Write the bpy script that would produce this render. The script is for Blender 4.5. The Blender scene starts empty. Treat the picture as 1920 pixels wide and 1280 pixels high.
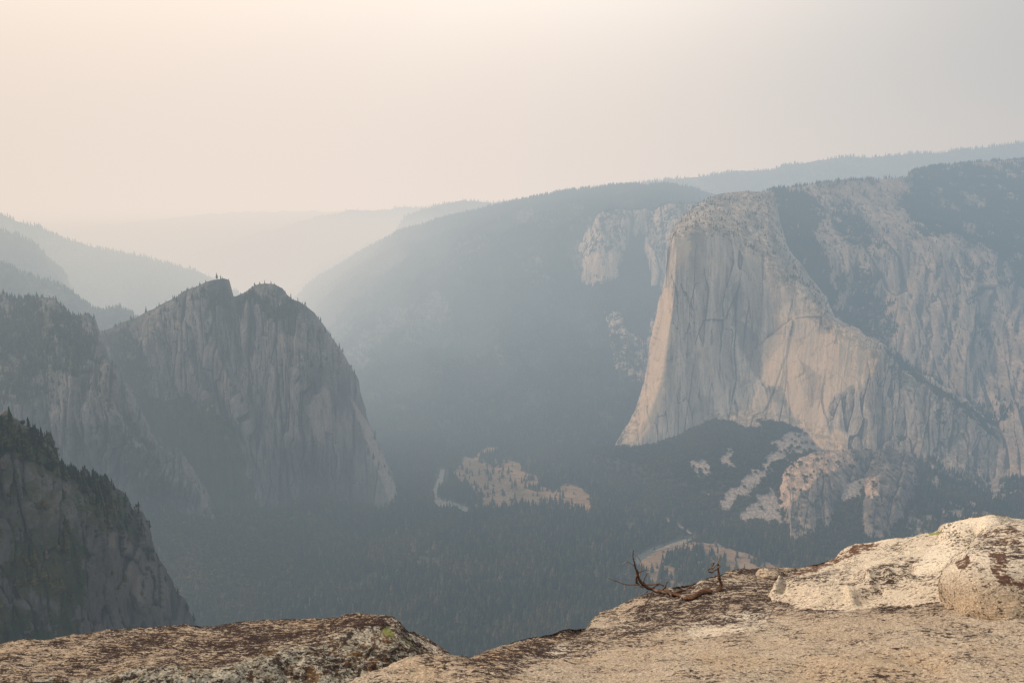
import bpy, math, random
import numpy as np

# ------------------------------------------------------------------ basics
C = bpy.context.scene
COL = C.collection
W0, H0, F = 1920.0, 1280.0, 1400.0          # photograph size and focal length in its pixels
TH = math.atan(270.0 / F)                   # camera pitch below the horizon
CAM = np.array([0.0, 0.0, 1100.0])          # cliff-top viewpoint 1100 m above the valley floor
cT, sT = math.cos(TH), math.sin(TH)
rng = np.random.default_rng(7)

def ray(px, py):
    x = (np.asarray(px, float) - W0 / 2) / F
    y = -(np.asarray(py, float) - H0 / 2) / F
    return x, cT + sT * y, -sT + cT * y

def at(px, py, Y):
    """Point seen in direction (px,py), Y metres ahead of the viewpoint."""
    rx, ry, rz = ray(px, py)
    k = np.asarray(Y, float) / ry
    return np.stack([rx * k, ry * k, CAM[2] + rz * k], -1)

def Yz(px, py, z):
    rx, ry, rz = ray(px, py)
    return float((z - CAM[2]) / rz * ry)

def Z(px, py, z):
    return (px, py, Yz(px, py, z))

def proj(P):
    P = np.asarray(P) - CAM
    f = P[..., 1] * cT - P[..., 2] * sT
    u = P[..., 1] * sT + P[..., 2] * cT
    f = np.where(np.abs(f) < 1e-6, 1e-6, f)
    return W0 / 2 + F * P[..., 0] / f, H0 / 2 - F * u / f

# ------------------------------------------------------------------ noise
_g = rng.normal(size=(256, 3)); _g /= np.linalg.norm(_g, axis=1)[:, None]
_perm = rng.permutation(256)
_perm = np.concatenate([_perm, _perm, _perm])

_g32 = _g.astype(np.float32)
def perlin(p):
    p = np.asarray(p, np.float64)
    i0 = np.floor(p); f = (p - i0).astype(np.float32); i = i0.astype(np.int64) & 255
    fx, fy, fz = f[..., 0], f[..., 1], f[..., 2]
    u = f * f * f * (f * (f * 6 - 15) + 10); ux, uy, uz = u[..., 0], u[..., 1], u[..., 2]
    ix, iy, iz = i[..., 0], i[..., 1], i[..., 2]
    def lat(dx, dy, dz, ab):
        g = _g32[_perm[ab + ((iz + dz) & 255)]]
        return g[..., 0] * (fx - dx) + g[..., 1] * (fy - dy) + g[..., 2] * (fz - dz)
    c = []
    for dx in (0, 1):
        a = _perm[(ix + dx) & 255]
        for dy in (0, 1):
            ab = _perm[a + ((iy + dy) & 255)]
            q0 = lat(dx, dy, 0, ab); c.append(q0 + uz * (lat(dx, dy, 1, ab) - q0))
    q0 = c[0] + uy * (c[1] - c[0]); q1 = c[2] + uy * (c[3] - c[2])
    return (q0 + ux * (q1 - q0)) * 1.6

def fbm(P, scale, octv=4, gain=0.5, ridged=False, off=0.0):
    """scale: metres per noise cell, scalar or per axis"""
    q = P / np.asarray(scale, float) + off
    a, s, t = 1.0, 0.0, 0.0
    for _ in range(octv):
        n = perlin(q)
        if ridged: n = 1 - 2 * np.abs(n)
        s = s + a * n; t += a
        a *= gain; q = q * 2.03 + 17.31
    return s / t

def flatten_wall(P):
    """wall coordinates: distance along the wall, a little depth, height - so that joints and ribs run down the face"""
    R = float(np.mean(P[:, 1]))
    return np.stack([np.arctan2(P[:, 0], P[:, 1]) * R, P[:, 1] * .12, P[:, 2]], 1)

def facets(P, su, sv, seed=0, warp=.17, lean=.08):
    """angular fracture plates: Voronoi cells on the wall, each a tilted plane; returns height -1..1 and closeness to a joint"""
    P = flatten_wall(P)
    w1 = fbm(P, (su * 2, su * 2, sv * 1.2), 3, off=seed + 1.7) * su * warp * 2
    u = (P[:, 0] + lean * P[:, 2] + w1) / su; v = (P[:, 2] + w1 * 1.5) / sv
    iu, iv = np.floor(u).astype(np.int64), np.floor(v).astype(np.int64)
    b1 = np.full(len(P), 1e9, np.float32); b2 = b1.copy(); h = np.zeros(len(P), np.float32)
    for du in (-1, 0, 1):
        for dv in (-1, 0, 1):
            k = _perm[_perm[(iu + du + seed * 31) & 255] + ((iv + dv) & 255)]
            g = _g[k]
            cu = iu + du + .5 + .42 * g[:, 0] / .8; cv = iv + dv + .5 + .42 * g[:, 1] / .8
            d = (np.maximum(np.abs(u - cu), .6 * np.abs(v - cv)) + .35 * np.hypot(u - cu, v - cv)).astype(np.float32)
            ht = g[:, 2] * .8 + (u - cu) * g[:, 1] * .9 + (v - cv) * g[:, 0] * .7
            near = d < b1
            b2 = np.where(near, b1, np.minimum(b2, d)); h = np.where(near, ht, h); b1 = np.where(near, d, b1)
    return h, np.clip(1 - (b2 - b1) / .07, 0, 1) * sstep(-.15, .2, fbm(P, (su * .8, su * .8, sv * .5), 3, off=seed + 4.4))

def sstep(a, b, x):
    t = np.clip((x - a) / (b - a), 0, 1); return t * t * (3 - 2 * t)

def inpoly(px, py, poly):
    c = np.zeros(np.shape(px), bool); n = len(poly)
    for k in range(n):
        x1, y1 = poly[k]; x2, y2 = poly[(k + 1) % n]
        if y1 == y2: continue
        m = ((y1 > py) != (y2 > py)) & (px < (x2 - x1) * (py - y1) / (y2 - y1) + x1)
        c ^= m
    return c

_jc = {}
def softpoly(P, poly, jit=6.0, cell=60.0):
    """1 inside the outline given in photograph pixels, its edge frayed by noise; P are world points"""
    key = (id(P), cell)
    if key not in _jc:
        if len(_jc) > 6: _jc.clear()
        px, py = proj(P)
        _jc[key] = (P, px, py, fbm(P, cell, 3, off=3.3), fbm(P, cell, 3, off=9.1))
    _, px, py, n1, n2 = _jc[key]
    xs = [q[0] for q in poly]; ys = [q[1] for q in poly]
    m = np.nonzero((px > min(xs) - 2 * jit) & (px < max(xs) + 2 * jit) & (py > min(ys) - 2 * jit) & (py < max(ys) + 2 * jit))[0]
    r = np.zeros(len(px))
    if len(m):
        x, y, a, b_ = px[m], py[m], n1[m] * jit * 2, n2[m] * jit * 2
        s = 0
        for k1, k2 in ((1, 1), (.8, -.25), (-.3, .85), (.45, .4), (1.35, .6), (.2, 1.3)): s = s + inpoly(x + a * k1 + b_ * (1 - abs(k1)), y + b_ * k2 + a * (1 - abs(k2)), poly)
        r[m] = s / 6.0
    return r

# ------------------------------------------------------------------ scene helpers
def tag(o, label=None, cat=None, group=None, kind=None):
    for k, v in (('label', label), ('category', cat), ('group', group), ('kind', kind)):
        if v: o[k] = v
    return o

def link(name, me, mat, parent=None, smooth=True):
    if mat: me.materials.append(mat)
    if smooth: me.polygons.foreach_set('use_smooth', np.ones(len(me.polygons), bool))
    o = bpy.data.objects.new(name, me); COL.objects.link(o)
    if parent: o.parent = parent
    return o

def mesh_from(name, V, Fa):
    me = bpy.data.meshes.new(name)
    V = np.ascontiguousarray(V, np.float32); Fa = np.ascontiguousarray(Fa, np.int32)
    n, k = Fa.shape
    me.vertices.add(len(V)); me.vertices.foreach_set('co', V.ravel())
    me.loops.add(n * k); me.loops.foreach_set('vertex_index', Fa.ravel())
    me.polygons.add(n); me.polygons.foreach_set('loop_start', np.arange(n, dtype=np.int32) * k)
    me.update(calc_edges=True); me.validate()
    return me

def grid_faces(nr, nc):
    a = (np.arange(nr - 1)[:, None] * nc + np.arange(nc - 1)[None, :]).ravel()
    return np.stack([a, a + nc, a + nc + 1, a + 1], 1)

def attr(me, name, vals):
    a = me.attributes.new(name, 'FLOAT', 'POINT'); a.data.foreach_set('value', np.ascontiguousarray(vals, np.float32).ravel())

def resample(row, n):
    r = np.array(row, float)
    x = r[:, 0]
    s = (x - x[0]) / (x[-1] - x[0]); s = np.maximum.accumulate(s + np.arange(len(s)) * 1e-6); s /= s[-1]
    q = np.linspace(0, 1, n)
    return np.stack([np.interp(q, s, r[:, k]) for k in range(3)], 1)

def cr_rows(K, n, ts=None, tension=0.8):
    """interpolate control rows K (m,nc,3) to n rows"""
    m = len(K)
    ts = np.linspace(0, m - 1, n) if ts is None else ts
    i = np.clip(ts.astype(int), 0, m - 2); f = (ts - i)[:, None, None]
    P1, P2 = K[i], K[i + 1]
    P0 = np.where((i > 0)[:, None, None], K[np.maximum(i - 1, 0)], 2 * P1 - P2)
    P3 = np.where((i < m - 2)[:, None, None], K[np.minimum(i + 2, m - 1)], 2 * P2 - P1)
    M1 = (P2 - P0) * .5 * tension; M2 = (P3 - P1) * .5 * tension
    f2, f3 = f * f, f * f * f
    return (2 * f3 - 3 * f2 + 1) * P1 + (f3 - 2 * f2 + f) * M1 + (-2 * f3 + 3 * f2) * P2 + (f3 - f2) * M2

def normals(G):
    du = np.gradient(G, axis=1); dv = np.gradient(G, axis=0)
    n = np.cross(dv, du); l = np.linalg.norm(n, axis=-1, keepdims=True)
    n = n / np.maximum(l, 1e-9)
    # face the viewpoint
    s = np.sign(np.sum((CAM - G) * n, -1, keepdims=True)); s[s == 0] = 1
    if np.mean(s) < 0: n = -n
    return n

def blurcols(A, k):
    if k < 2: return A
    w = np.hanning(k + 2)[1:-1]; w /= w.sum()
    pad = k // 2
    B = np.pad(A, ((0, 0), (pad, pad)), mode='edge')
    return np.apply_along_axis(lambda r: np.convolve(r, w, 'valid'), 1, B)[:, :A.shape[1]]

SHEETS = {}; CAV = {}
def sheet(name, rows, nr, nc, disp, back=(400, -150), wrapL=None, wrapR=None, yblur=15, rowpow=None, tension=.8, edgefade=0):
    """A landform lofted through outline rows (photo pixel x, y, distance Y) and then weathered by disp(P, N)."""
    K = np.stack([resample(r, nc) for r in rows])
    K[:, :, 2] = blurcols(K[:, :, 2], yblur)
    nw = 0
    W = at(K[..., 0], K[..., 1], K[..., 2])
    G = cr_rows(W, nr, tension=tension)
    if back:      # the slope behind the crest, falling away from the line of sight
        f = np.linspace(1, 0, 15)[:-1][:, None, None] ** 1.3
        g0 = G[0][None]
        b = g0 + f * (g0 - CAM) * (back[0] / np.maximum(g0[..., 1:2], .5)) + f * np.array([0, 0, back[1]])
        G = np.concatenate([b, G], 0)
    for side, wr in (('L', wrapL), ('R', wrapR)):     # the flank turning out of sight: (distance back, sideways, down)
        if not wr: continue
        g0 = G[:, :1] if side == 'L' else G[:, -1:]
        f = np.linspace(0, 1, 13)[1:][None, :, None]
        b = g0 + f * (g0 - CAM) * (wr[0] / np.maximum(g0[..., 1:2], .5)) + f ** 1.6 * np.array([wr[1], 0, wr[2]])
        G = np.concatenate([b[:, ::-1], G], 1) if side == 'L' else np.concatenate([G, b], 1)
    N = normals(G)
    Pn = disp(G.reshape(-1, 3), N.reshape(-1, 3)).reshape(G.shape)
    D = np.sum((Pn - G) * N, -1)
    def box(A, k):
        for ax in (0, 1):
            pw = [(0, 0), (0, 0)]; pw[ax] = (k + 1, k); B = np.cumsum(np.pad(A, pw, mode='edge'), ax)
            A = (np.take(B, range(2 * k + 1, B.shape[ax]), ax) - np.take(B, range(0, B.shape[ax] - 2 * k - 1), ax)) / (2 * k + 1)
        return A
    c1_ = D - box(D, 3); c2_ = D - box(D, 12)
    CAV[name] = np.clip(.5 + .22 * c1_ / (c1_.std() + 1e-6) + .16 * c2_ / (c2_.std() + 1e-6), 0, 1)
    SHEETS[name] = Pn
    return Pn

def build_sheet(name, G, mat, attrs=None, objname=None, parent=None):
    nr, nc = G.shape[:2]
    me = mesh_from(objname or name, G.reshape(-1, 3), grid_faces(nr, nc))
    for k, v in (attrs or {}).items(): attr(me, k, v)
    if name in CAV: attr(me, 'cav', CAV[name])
    return link(objname or name, me, mat, parent)

# ------------------------------------------------------------------ node helpers
class NT:
    def __init__(s, tree): s.t = tree; s.n = tree.nodes; s.l = tree.links
    def new(s, typ, **kw):
        nd = s.n.new(typ)
        for k, v in kw.items():
            if k.startswith('i_'): nd.inputs[k[2:]].default_value = v
            else: setattr(nd, k, v)
        return nd
    def set(s, sock, v):
        if isinstance(v, bpy.types.NodeSocket): s.l.new(v, sock)
        elif v is not None: sock.default_value = v
    def math(s, op, a, b=None, clamp=False):
        nd = s.n.new('ShaderNodeMath'); nd.operation = op; nd.use_clamp = clamp
        s.set(nd.inputs[0], a); s.set(nd.inputs[1], b); return nd.outputs[0]
    def mix(s, f, a, b, mode='MIX'):
        nd = s.n.new('ShaderNodeMix'); nd.data_type = 'RGBA'; nd.blend_type = mode
        s.set(nd.inputs[0], f); s.set(nd.inputs[6], a); s.set(nd.inputs[7], b); return nd.outputs[2]
    def ramp(s, f, a, b, lo=0.0, hi=1.0):
        nd = s.n.new('ShaderNodeMapRange'); nd.interpolation_type = 'SMOOTHSTEP'
        s.set(nd.inputs[0], f)
        nd.inputs[1].default_value = a; nd.inputs[2].default_value = b
        nd.inputs[3].default_value = lo; nd.inputs[4].default_value = hi
        return nd.outputs[0]
    def mapping(s, vec, scale, rot=(0, 0, 0), loc=(0, 0, 0)):
        nd = s.n.new('ShaderNodeMapping'); s.l.new(vec, nd.inputs[0])
        nd.inputs[1].default_value = loc; nd.inputs[2].default_value = rot; nd.inputs[3].default_value = scale
        return nd.outputs[0]
    def noise(s, vec, scale=1, detail=6, rough=.6, dist=0.0, lac=2.0):
        nd = s.n.new('ShaderNodeTexNoise'); s.l.new(vec, nd.inputs['Vector'])
        nd.inputs['Scale'].default_value = scale; nd.inputs['Detail'].default_value = detail
        nd.inputs['Roughness'].default_value = rough; nd.inputs['Distortion'].default_value = dist
        nd.inputs['Lacunarity'].default_value = lac
        return nd.outputs[0]
    def voro(s, vec, scale=1, feature='F1', rand=1.0):
        nd = s.n.new('ShaderNodeTexVoronoi'); nd.feature = feature; s.l.new(vec, nd.inputs['Vector'])
        nd.inputs['Scale'].default_value = scale; nd.inputs['Randomness'].default_value = rand
        return nd
    def attr(s, name):
        nd = s.n.new('ShaderNodeAttribute'); nd.attribute_name = name; return nd.outputs['Fac']

def c4(r, g, b): return (r, g, b, 1.0)

def new_mat(name):
    m = bpy.data.materials.new(name); m.use_nodes = True
    t = NT(m.node_tree); t.n.clear()
    out = t.n.new('ShaderNodeOutputMaterial'); b = t.n.new('ShaderNodeBsdfPrincipled')
    t.l.new(b.outputs[0], out.inputs[0]); b.inputs['Roughness'].default_value = .9
    b.inputs['Specular IOR Level'].default_value = .05
    return m, t, b

def opos(t):
    return t.n.new('ShaderNodeNewGeometry').outputs['Position']

# ------------------------------------------------------------------ materials
def cliff_mat(name, light, dark, pink, veg=c4(.035, .045, .03), bump=9.0, vegamt=.5, contrast=1.0):
    m, t, b = new_mat(name)
    p = opos(t)
    geo = t.n.new('ShaderNodeNewGeometry')
    streak = t.noise(t.mapping(p, (.016, .004, .0020)), 1, 7, .62, .4)
    streak2 = t.noise(t.mapping(p, (.07, .014, .0055)), 1, 6, .65, .3)
    patch = t.noise(t.mapping(p, (.006, .006, .004)), 1, 6, .6)
    fine = t.noise(t.mapping(p, (.11, .04, .03)), 1, 6, .7)
    slab = t.noise(t.mapping(p, (.022, .022, .016), (0, .5, 0)), 1, 3, .5, 1.2)
    col = t.mix(t.ramp(streak, .38, .62), dark, light)
    col = t.mix(t.math('MULTIPLY', t.ramp(streak2, .5, .66), .6 * contrast), col, t.mix(.5, dark, c4(.03, .032, .035)))
    col = t.mix(t.math('MULTIPLY', t.ramp(patch, .48, .7), .5), col, pink)
    col = t.mix(t.math('MULTIPLY', t.ramp(fine, .38, .66), .3 * contrast), t.mix(.35, col, light), t.mix(.35, col, c4(.05, .05, .055)))
    col = t.mix(t.math('MULTIPLY', t.ramp(slab, .495, .505), .22), col, t.mix(.5, col, dark))
    stain = t.noise(t.mapping(p, (.0075, .002, .0012), (0, 0, .4), (3, 1, 2)), 1, 6, .6, .6)
    col = t.mix(t.ramp(stain, .52, .60, 0, .5), col, t.mix(.7, dark, col))
    cav = t.attr('cav')  # relief shading put into the colour: dirty joints and recesses darker, ridges paler
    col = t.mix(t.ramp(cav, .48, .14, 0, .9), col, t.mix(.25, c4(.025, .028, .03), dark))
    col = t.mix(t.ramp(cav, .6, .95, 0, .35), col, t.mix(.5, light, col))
    col = t.mix(t.attr('pink'), col, t.mix(t.ramp(streak2, .35, .65), pink, t.mix(.5, pink, light)))
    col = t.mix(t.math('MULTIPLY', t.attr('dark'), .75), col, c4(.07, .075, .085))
    # cracks
    wob = t.n.new('ShaderNodeTexNoise'); t.l.new(p, wob.inputs['Vector']); wob.inputs['Scale'].default_value = .008; wob.inputs['Detail'].default_value = 5
    wv = t.n.new('ShaderNodeVectorMath'); wv.operation = 'MULTIPLY_ADD'; t.l.new(wob.outputs['Color'], wv.inputs[0]); wv.inputs[1].default_value = (160, 160, 260); t.l.new(p, wv.inputs[2])
    v = t.voro(t.mapping(wv.outputs[0], (.014, .004, .0035)), 1, 'DISTANCE_TO_EDGE')
    crack = t.ramp(v.outputs[0], 0.0, .05, 1, 0)
    col = t.mix(t.math('MULTIPLY', crack, t.math('MULTIPLY', t.ramp(fine, .45, .6), .3)), col, c4(.05, .05, .055))
    # brush on ledges
    sepn = t.n.new('ShaderNodeSeparateXYZ'); t.l.new(geo.outputs['Normal'], sepn.inputs[0])
    ledge = t.ramp(sepn.outputs[2], .45, .75)
    vn = t.noise(t.mapping(p, (.05, .05, .05)), 1, 6, .75)
    vg = t.math('MULTIPLY', t.math('MULTIPLY', ledge, t.ramp(vn, .42, .54)), vegamt)
    vg2 = t.ramp(t.math('ADD', t.attr('veg'), t.math('MULTIPLY', t.math('SUBTRACT', vn, .5), 1.6)), .42, .6)
    vg = t.math('MAXIMUM', vg, vg2)
    veg2_ = 0; vegc = t.mix(t.ramp(t.noise(t.mapping(p, (.03, .03, .03)), 1, 4, .7), .35, .65), veg, t.mix(.5, veg, c4(.09, .085, .05)))
    col = t.mix(vg, col, vegc)
    t.l.new(col, b.inputs['Base Color'])
    bp = t.n.new('ShaderNodeBump'); bp.inputs['Strength'].default_value = 1.0; bp.inputs['Distance'].default_value = bump
    h = t.math('ADD', t.math('MULTIPLY', streak2, .6), t.math('MULTIPLY', fine, .7))
    h = t.math('SUBTRACT', h, t.math('MULTIPLY', crack, .12))
    t.l.new(h, bp.inputs['Height']); t.l.new(bp.outputs[0], b.inputs['Normal'])
    return m

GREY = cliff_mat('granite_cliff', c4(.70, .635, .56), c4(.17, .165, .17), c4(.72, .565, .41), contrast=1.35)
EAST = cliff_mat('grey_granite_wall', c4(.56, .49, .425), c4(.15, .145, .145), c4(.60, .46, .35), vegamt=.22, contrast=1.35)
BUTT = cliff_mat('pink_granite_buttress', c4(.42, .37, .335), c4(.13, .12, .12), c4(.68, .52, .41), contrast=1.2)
CATH = cliff_mat('shaded_granite', c4(.20, .20, .21), c4(.034, .036, .043), c4(.28, .25, .23), vegamt=.6, contrast=1.2)  # darker granite copy, the shade of the backlit left walls put into its colour
NEARC = cliff_mat('near_cliff_granite', c4(.11, .106, .107), c4(.012, .013, .016), c4(.155, .13, .115), vegamt=.8, bump=6, contrast=1.4)  # shade on the near ridge likewise put into a darker granite colour
FARM = cliff_mat('distant_slope', c4(.22, .22, .22), c4(.08, .09, .09), c4(.26, .235, .21), vegamt=.9, bump=8)

def ground_mat(name, a, bcol, cell=.02, sp=None):
    m, t, b = new_mat(name); p = opos(t)
    n = t.noise(t.mapping(p, (cell, cell, cell)), 1, 7, .65)
    col = t.mix(t.ramp(n, .35, .65), a, bcol)
    col = t.mix(t.ramp(t.noise(t.mapping(p, (cell * 1.3, cell * 3, cell)), 1, 8, .75), .5, .62), col, t.mix(.5, col, c4(.08, .08, .045)))
    if sp: col = t.mix(t.ramp(t.noise(t.mapping(p, (cell * 6,) * 3), 1, 4, .7), .55, .7), col, sp)
    t.l.new(col, b.inputs['Base Color'])
    return m
FLOORM = ground_mat('forest_floor', c4(.035, .042, .028), c4(.075, .07, .045))
MEADM = ground_mat('dry_meadow_grass', c4(.22, .155, .10), c4(.30, .215, .145), .012, c4(.10, .085, .05))
SANDM = ground_mat('river_sand', c4(.3, .27, .235), c4(.2, .18, .15), .03, c4(.1, .09, .07))
ROADM = ground_mat('road_asphalt', c4(.2, .19, .18), c4(.28, .27, .25), .03)

def water_mat():
    m, t, b = new_mat('river_water'); b.inputs['Base Color'].default_value = c4(.05, .065, .06)
    b.inputs['Roughness'].default_value = .25; b.inputs['Specular IOR Level'].default_value = .5
    n = t.noise(opos(t), .2, 4, .6); bp = t.n.new('ShaderNodeBump'); bp.inputs['Distance'].default_value = .5
    t.l.new(n, bp.inputs['Height']); t.l.new(bp.outputs[0], b.inputs['Normal']); return m
WATERM = water_mat()

def leaf_mat(name, a, bcol, c):
    m, t, b = new_mat(name)
    oi = t.n.new('ShaderNodeObjectInfo'); p = opos(t)
    rnd = oi.outputs['Random']
    col = t.mix(rnd, a, bcol)
    region = t.noise(t.mapping(p, (.0045,) * 3), 1, 4, .6)
    col = t.mix(t.math('MULTIPLY', t.ramp(region, .46, .62), .65), col, c)
    col = t.mix(t.ramp(t.math('FRACT', t.math('MULTIPLY', rnd, 7.31)), .93, .95), col, c4(.13, .105, .08))   # dead and dying crowns
    col = t.mix(t.ramp(t.noise(t.mapping(p, (.4, .4, .4)), 1, 2, .6), .4, .7), col, t.mix(.5, col, c4(.01, .014, .01)))
    t.l.new(col, b.inputs['Base Color']); return m
CONM = leaf_mat('conifer_needles', c4(.014, .022, .015), c4(.068, .080, .040), c4(.11, .092, .040))
OAKM = leaf_mat('oak_leaves', c4(.045, .056, .026), c4(.10, .095, .035), c4(.15, .115, .04))
# ------------------------------------------------------------------ weathering functions
def rocky(a_big=30, big=(140, 140, 500), a_mid=12, mid=(45, 45, 170), a_fine=4, fine=(14, 14, 40), off=0.0, ridge=.6):
    def f(P, N):
        n = (1 - ridge) * fbm(P, big, 3, off=off) + ridge * (fbm(P, big, 3, ridged=True, off=off + 5) - .3)
        d = a_big * n + a_mid * (fbm(P, mid, 4, .55, ridged=True, off=off + 2) - .3) + a_fine * fbm(P, fine, 3, .6, off=off + 7)
        return P + N * d[:, None]
    return f

def slopes(a_big=40, big=(500, 500, 700), a_fine=10, off=0.0):
    def f(P, N):
        d = a_big * fbm(P, big, 4, .5, ridged=True, off=off) + a_fine * fbm(P, (70, 70, 90), 4, .6, ridged=True, off=off + 4)
        return P + N * d[:, None]
    return f

POINTS = {'conifer': [], 'oak': []}
def scatter(G, dens, kind='conifer', smin=18, smax=42, seed=1, sizefn=None):
    """random points over sheet G: dens(P, nz) trees per hectare"""
    r = np.random.default_rng(seed)
    A, B, Cc, D = G[:-1, :-1], G[:-1, 1:], G[1:, 1:], G[1:, :-1]
    cr = np.cross(Cc - A, D - B) * .5
    area = np.hypot(cr[..., 0], 0) * 0 + np.linalg.norm(cr, axis=-1)
    nz = np.abs(cr[..., 2]) / np.maximum(area, 1e-9)
    plan = area * np.clip(nz, .25, 1)
    ctr = (A + B + Cc + D) / 4
    d = dens(ctr.reshape(-1, 3), nz.ravel()) * plan.ravel() / 1e4
    n = r.poisson(np.clip(d, 0, 50))
    idx = np.repeat(np.arange(len(n)), n)
    u, v = r.random(len(idx)), r.random(len(idx))
    a, b, c, e = [q.reshape(-1, 3)[idx] for q in (A, B, Cc, D)]
    P = a * ((1 - u) * (1 - v))[:, None] + b * (u * (1 - v))[:, None] + c * (u * v)[:, None] + e * ((1 - u) * v)[:, None]
    s = smin + (smax - smin) * r.random(len(P)) ** 1.4
    # only where the picture could see it
    px, py = proj(P); ok = (px > -260) & (px < 2180) & (P[:, 1] > 100) & (py < 1420) & (P[:, 2] > -40)
    P, s = P[ok], s[ok]
    POINTS[kind].append(np.concatenate([P, s[:, None]], 1))
    return len(P)

# ------------------------------------------------------------------ far ridges
hz = 0
def far(name, sky, Y, low=None, lowY=None, nr=60, nc=420, a=40, off=0., objname='hill', mat=FARM, dens=35, seed=3, sm=(22, 42), back=(600, -200), veg=.62):
    top = [(x, y, Y) for x, y in sky]
    mid = [(x, y + 60, Y * .93) for x, y in sky]
    bot = low or [(x, y + 260, Y * .8) for x, y in sky]
    G = sheet(name, [top, mid, bot], nr, nc, slopes(a, off=off), back=back, yblur=9)
    P = G.reshape(-1, 3)
    v = np.full(len(P), veg) + .25 * fbm(P, (300, 300, 300), 4, off=off)
    o = build_sheet(name, G, mat, {'veg': v, 'pink': v * 0, 'dark': v * 0}, objname)
    tag(o, kind='structure')
    if dens: scatter(G, lambda P, nz: dens * sstep(-.35, .1, fbm(P, (250, 250, 250), 4, off=off)), 'conifer', *sm, seed=seed)
    return G

far('g6', [(-300, 470), (60, 445), (150, 430), (300, 416), (400, 404), (500, 399), (640, 400), (700, 398), (800, 389), (900, 382), (1000, 384), (1100, 384)], 15000, dens=0, off=1, a=60)
far('g7', [(250, 530), (330, 492), (400, 470), (450, 452), (540, 427), (600, 411), (660, 401), (700, 398), (740, 397), (800, 390), (870, 385), (960, 390)], 10500, dens=4, off=2, a=60, seed=11)
far('g8', [(480, 600), (540, 562), (600, 502), (660, 479), (700, 463), (740, 441), (765, 413), (800, 399), (830, 391), (870, 387), (905, 385), (980, 386)], 7600, dens=12, off=3, a=60, seed=12)
far('g10', [(1180, 352), (1250, 343), (1330, 333), (1380, 326), (1410, 322), (1450, 323), (1480, 313), (1520, 306), (1560, 302), (1620, 301), (1700, 295), (1760, 293), (1830, 284), (1880, 278), (1920, 273), (2150, 262)], 7000, dens=26, off=4, a=30, seed=13, veg=.4)
far('k5', [(-250, 330), (0, 412), (20, 418), (62, 432), (100, 445), (145, 460), (190, 475), (230, 485), (275, 490), (310, 500), (350, 512), (380, 522), (420, 540), (470, 570)], 5600, dens=26, off=5, a=40, seed=14)
far('k5b', [(-250, 380), (0, 438), (30, 448), (60, 466), (90, 492), (112, 505), (125, 545), (150, 600)], 4800, dens=26, off=6, a=40, seed=15)
far('k4', [(-250, 440), (0, 500), (20, 505), (42, 520), (80, 535), (100, 535), (130, 548), (150, 565), (175, 580), (200, 584), (220, 581), (240, 590), (262, 606), (300, 660)], 3900, dens=45, off=7, a=30, seed=16, sm=(18, 32))

# ------------------------------------------------------------------ the long north slope beyond the big cliff
H_SK = [(540, 575), (575, 535), (600, 517), (640, 495), (680, 471), (720, 450), (750, 433), (780, 425), (830, 410), (880, 399), (930, 386), (965, 378), (1000, 371), (1060, 359), (1100, 354), (1160, 348), (1250, 346), (1300, 354), (1380, 374), (1480, 400)]
hs = [(x, y, 6300 - (x - 540) * .9) for x, y in H_SK]
h1 = [(540, 640, 5600), (640, 560, 5500), (760, 500, 5400), (900, 460, 5300), (1050, 430, 5100), (1200, 420, 4900), (1480, 440, 4800)]
h2 = [(560, 700, 4700), (700, 640, 4700), (850, 610, 4600), (1000, 600, 4500), (1150, 600, 4300), (1300, 620, 4200), (1480, 640, 4200)]
h3 = [(560, 760, 4000), (700, 740, 3950), (850, 730, 3850), (1000, 730, 3750), (1150, 740, 3600), (1300, 750, 3500), (1480, 760, 3500)]
h4 = [Z(560, 820, 6), Z(700, 815, 4), Z(850, 820, 4), Z(1000, 835, 6), Z(1120, 850, 20), Z(1250, 870, 30), Z(1480, 890, 30)]
h5 = [Z(560, 840, -30), Z(700, 835, -30), Z(850, 840, -30), Z(1000, 860, -30), Z(1120, 890, -30), Z(1250, 920, -30), Z(1480, 950, -30)]
def hdisp(P, N):
    g = fbm(P, (330, 330, 900), 4, .5, ridged=True, off=2.2)
    px, py = proj(P)
    crest = sstep(0, 70, py - np.interp(px, [q[0] for q in H_SK], [q[1] for q in H_SK]))
    amp = 80 * sstep(840, 700, py) * crest
    return P + N * (amp * (g - .1) + 12 * crest * sstep(850, 800, py) * fbm(P, (60, 60, 90), 4, .6, ridged=True))[:, None]
G = sheet('h', [hs, h1, h2, h3, h4, h5], 330, 560, hdisp, back=(600, -150), yblur=41)
P = G.reshape(-1, 3)
rockH = np.zeros(len(P))
for poly, w in (([(1060, 455), (1085, 445), (1108, 455), (1112, 500), (1090, 520), (1068, 490)], .75),
                ([(960, 400), (1010, 395), (1060, 402), (1040, 425), (970, 420)], .6),
                ([(970, 480), (1010, 460), (1025, 520), (990, 530)], .5),
                ([(780, 580), (830, 545), (850, 600), (800, 640), (730, 660)], .33),
                ([(640, 660), (700, 600), (790, 560), (760, 610), (680, 690)], .35),
                ([(1030, 380), (1100, 390), (1120, 440), (1060, 430)], .4),
                ([(600, 620), (660, 570), (700, 520), (720, 560), (640, 640)], .28),
                ([(860, 430), (930, 440), (900, 500), (850, 520)], .35),
                ([(920, 655), (945, 640), (960, 660), (930, 690)], .5)):
    rockH = np.maximum(rockH, w * softpoly(P, poly, 14, 150))
rockH += .2 * sstep(.1, .5, fbm(P, (120, 120, 400), 4, ridged=True, off=8))
vH = np.clip(.9 - rockH, 0, 1)
tag(build_sheet('h', G, FARM, {'veg': vH, 'pink': rockH * .5, 'dark': vH * 0}, 'hill'), kind='structure')
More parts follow.
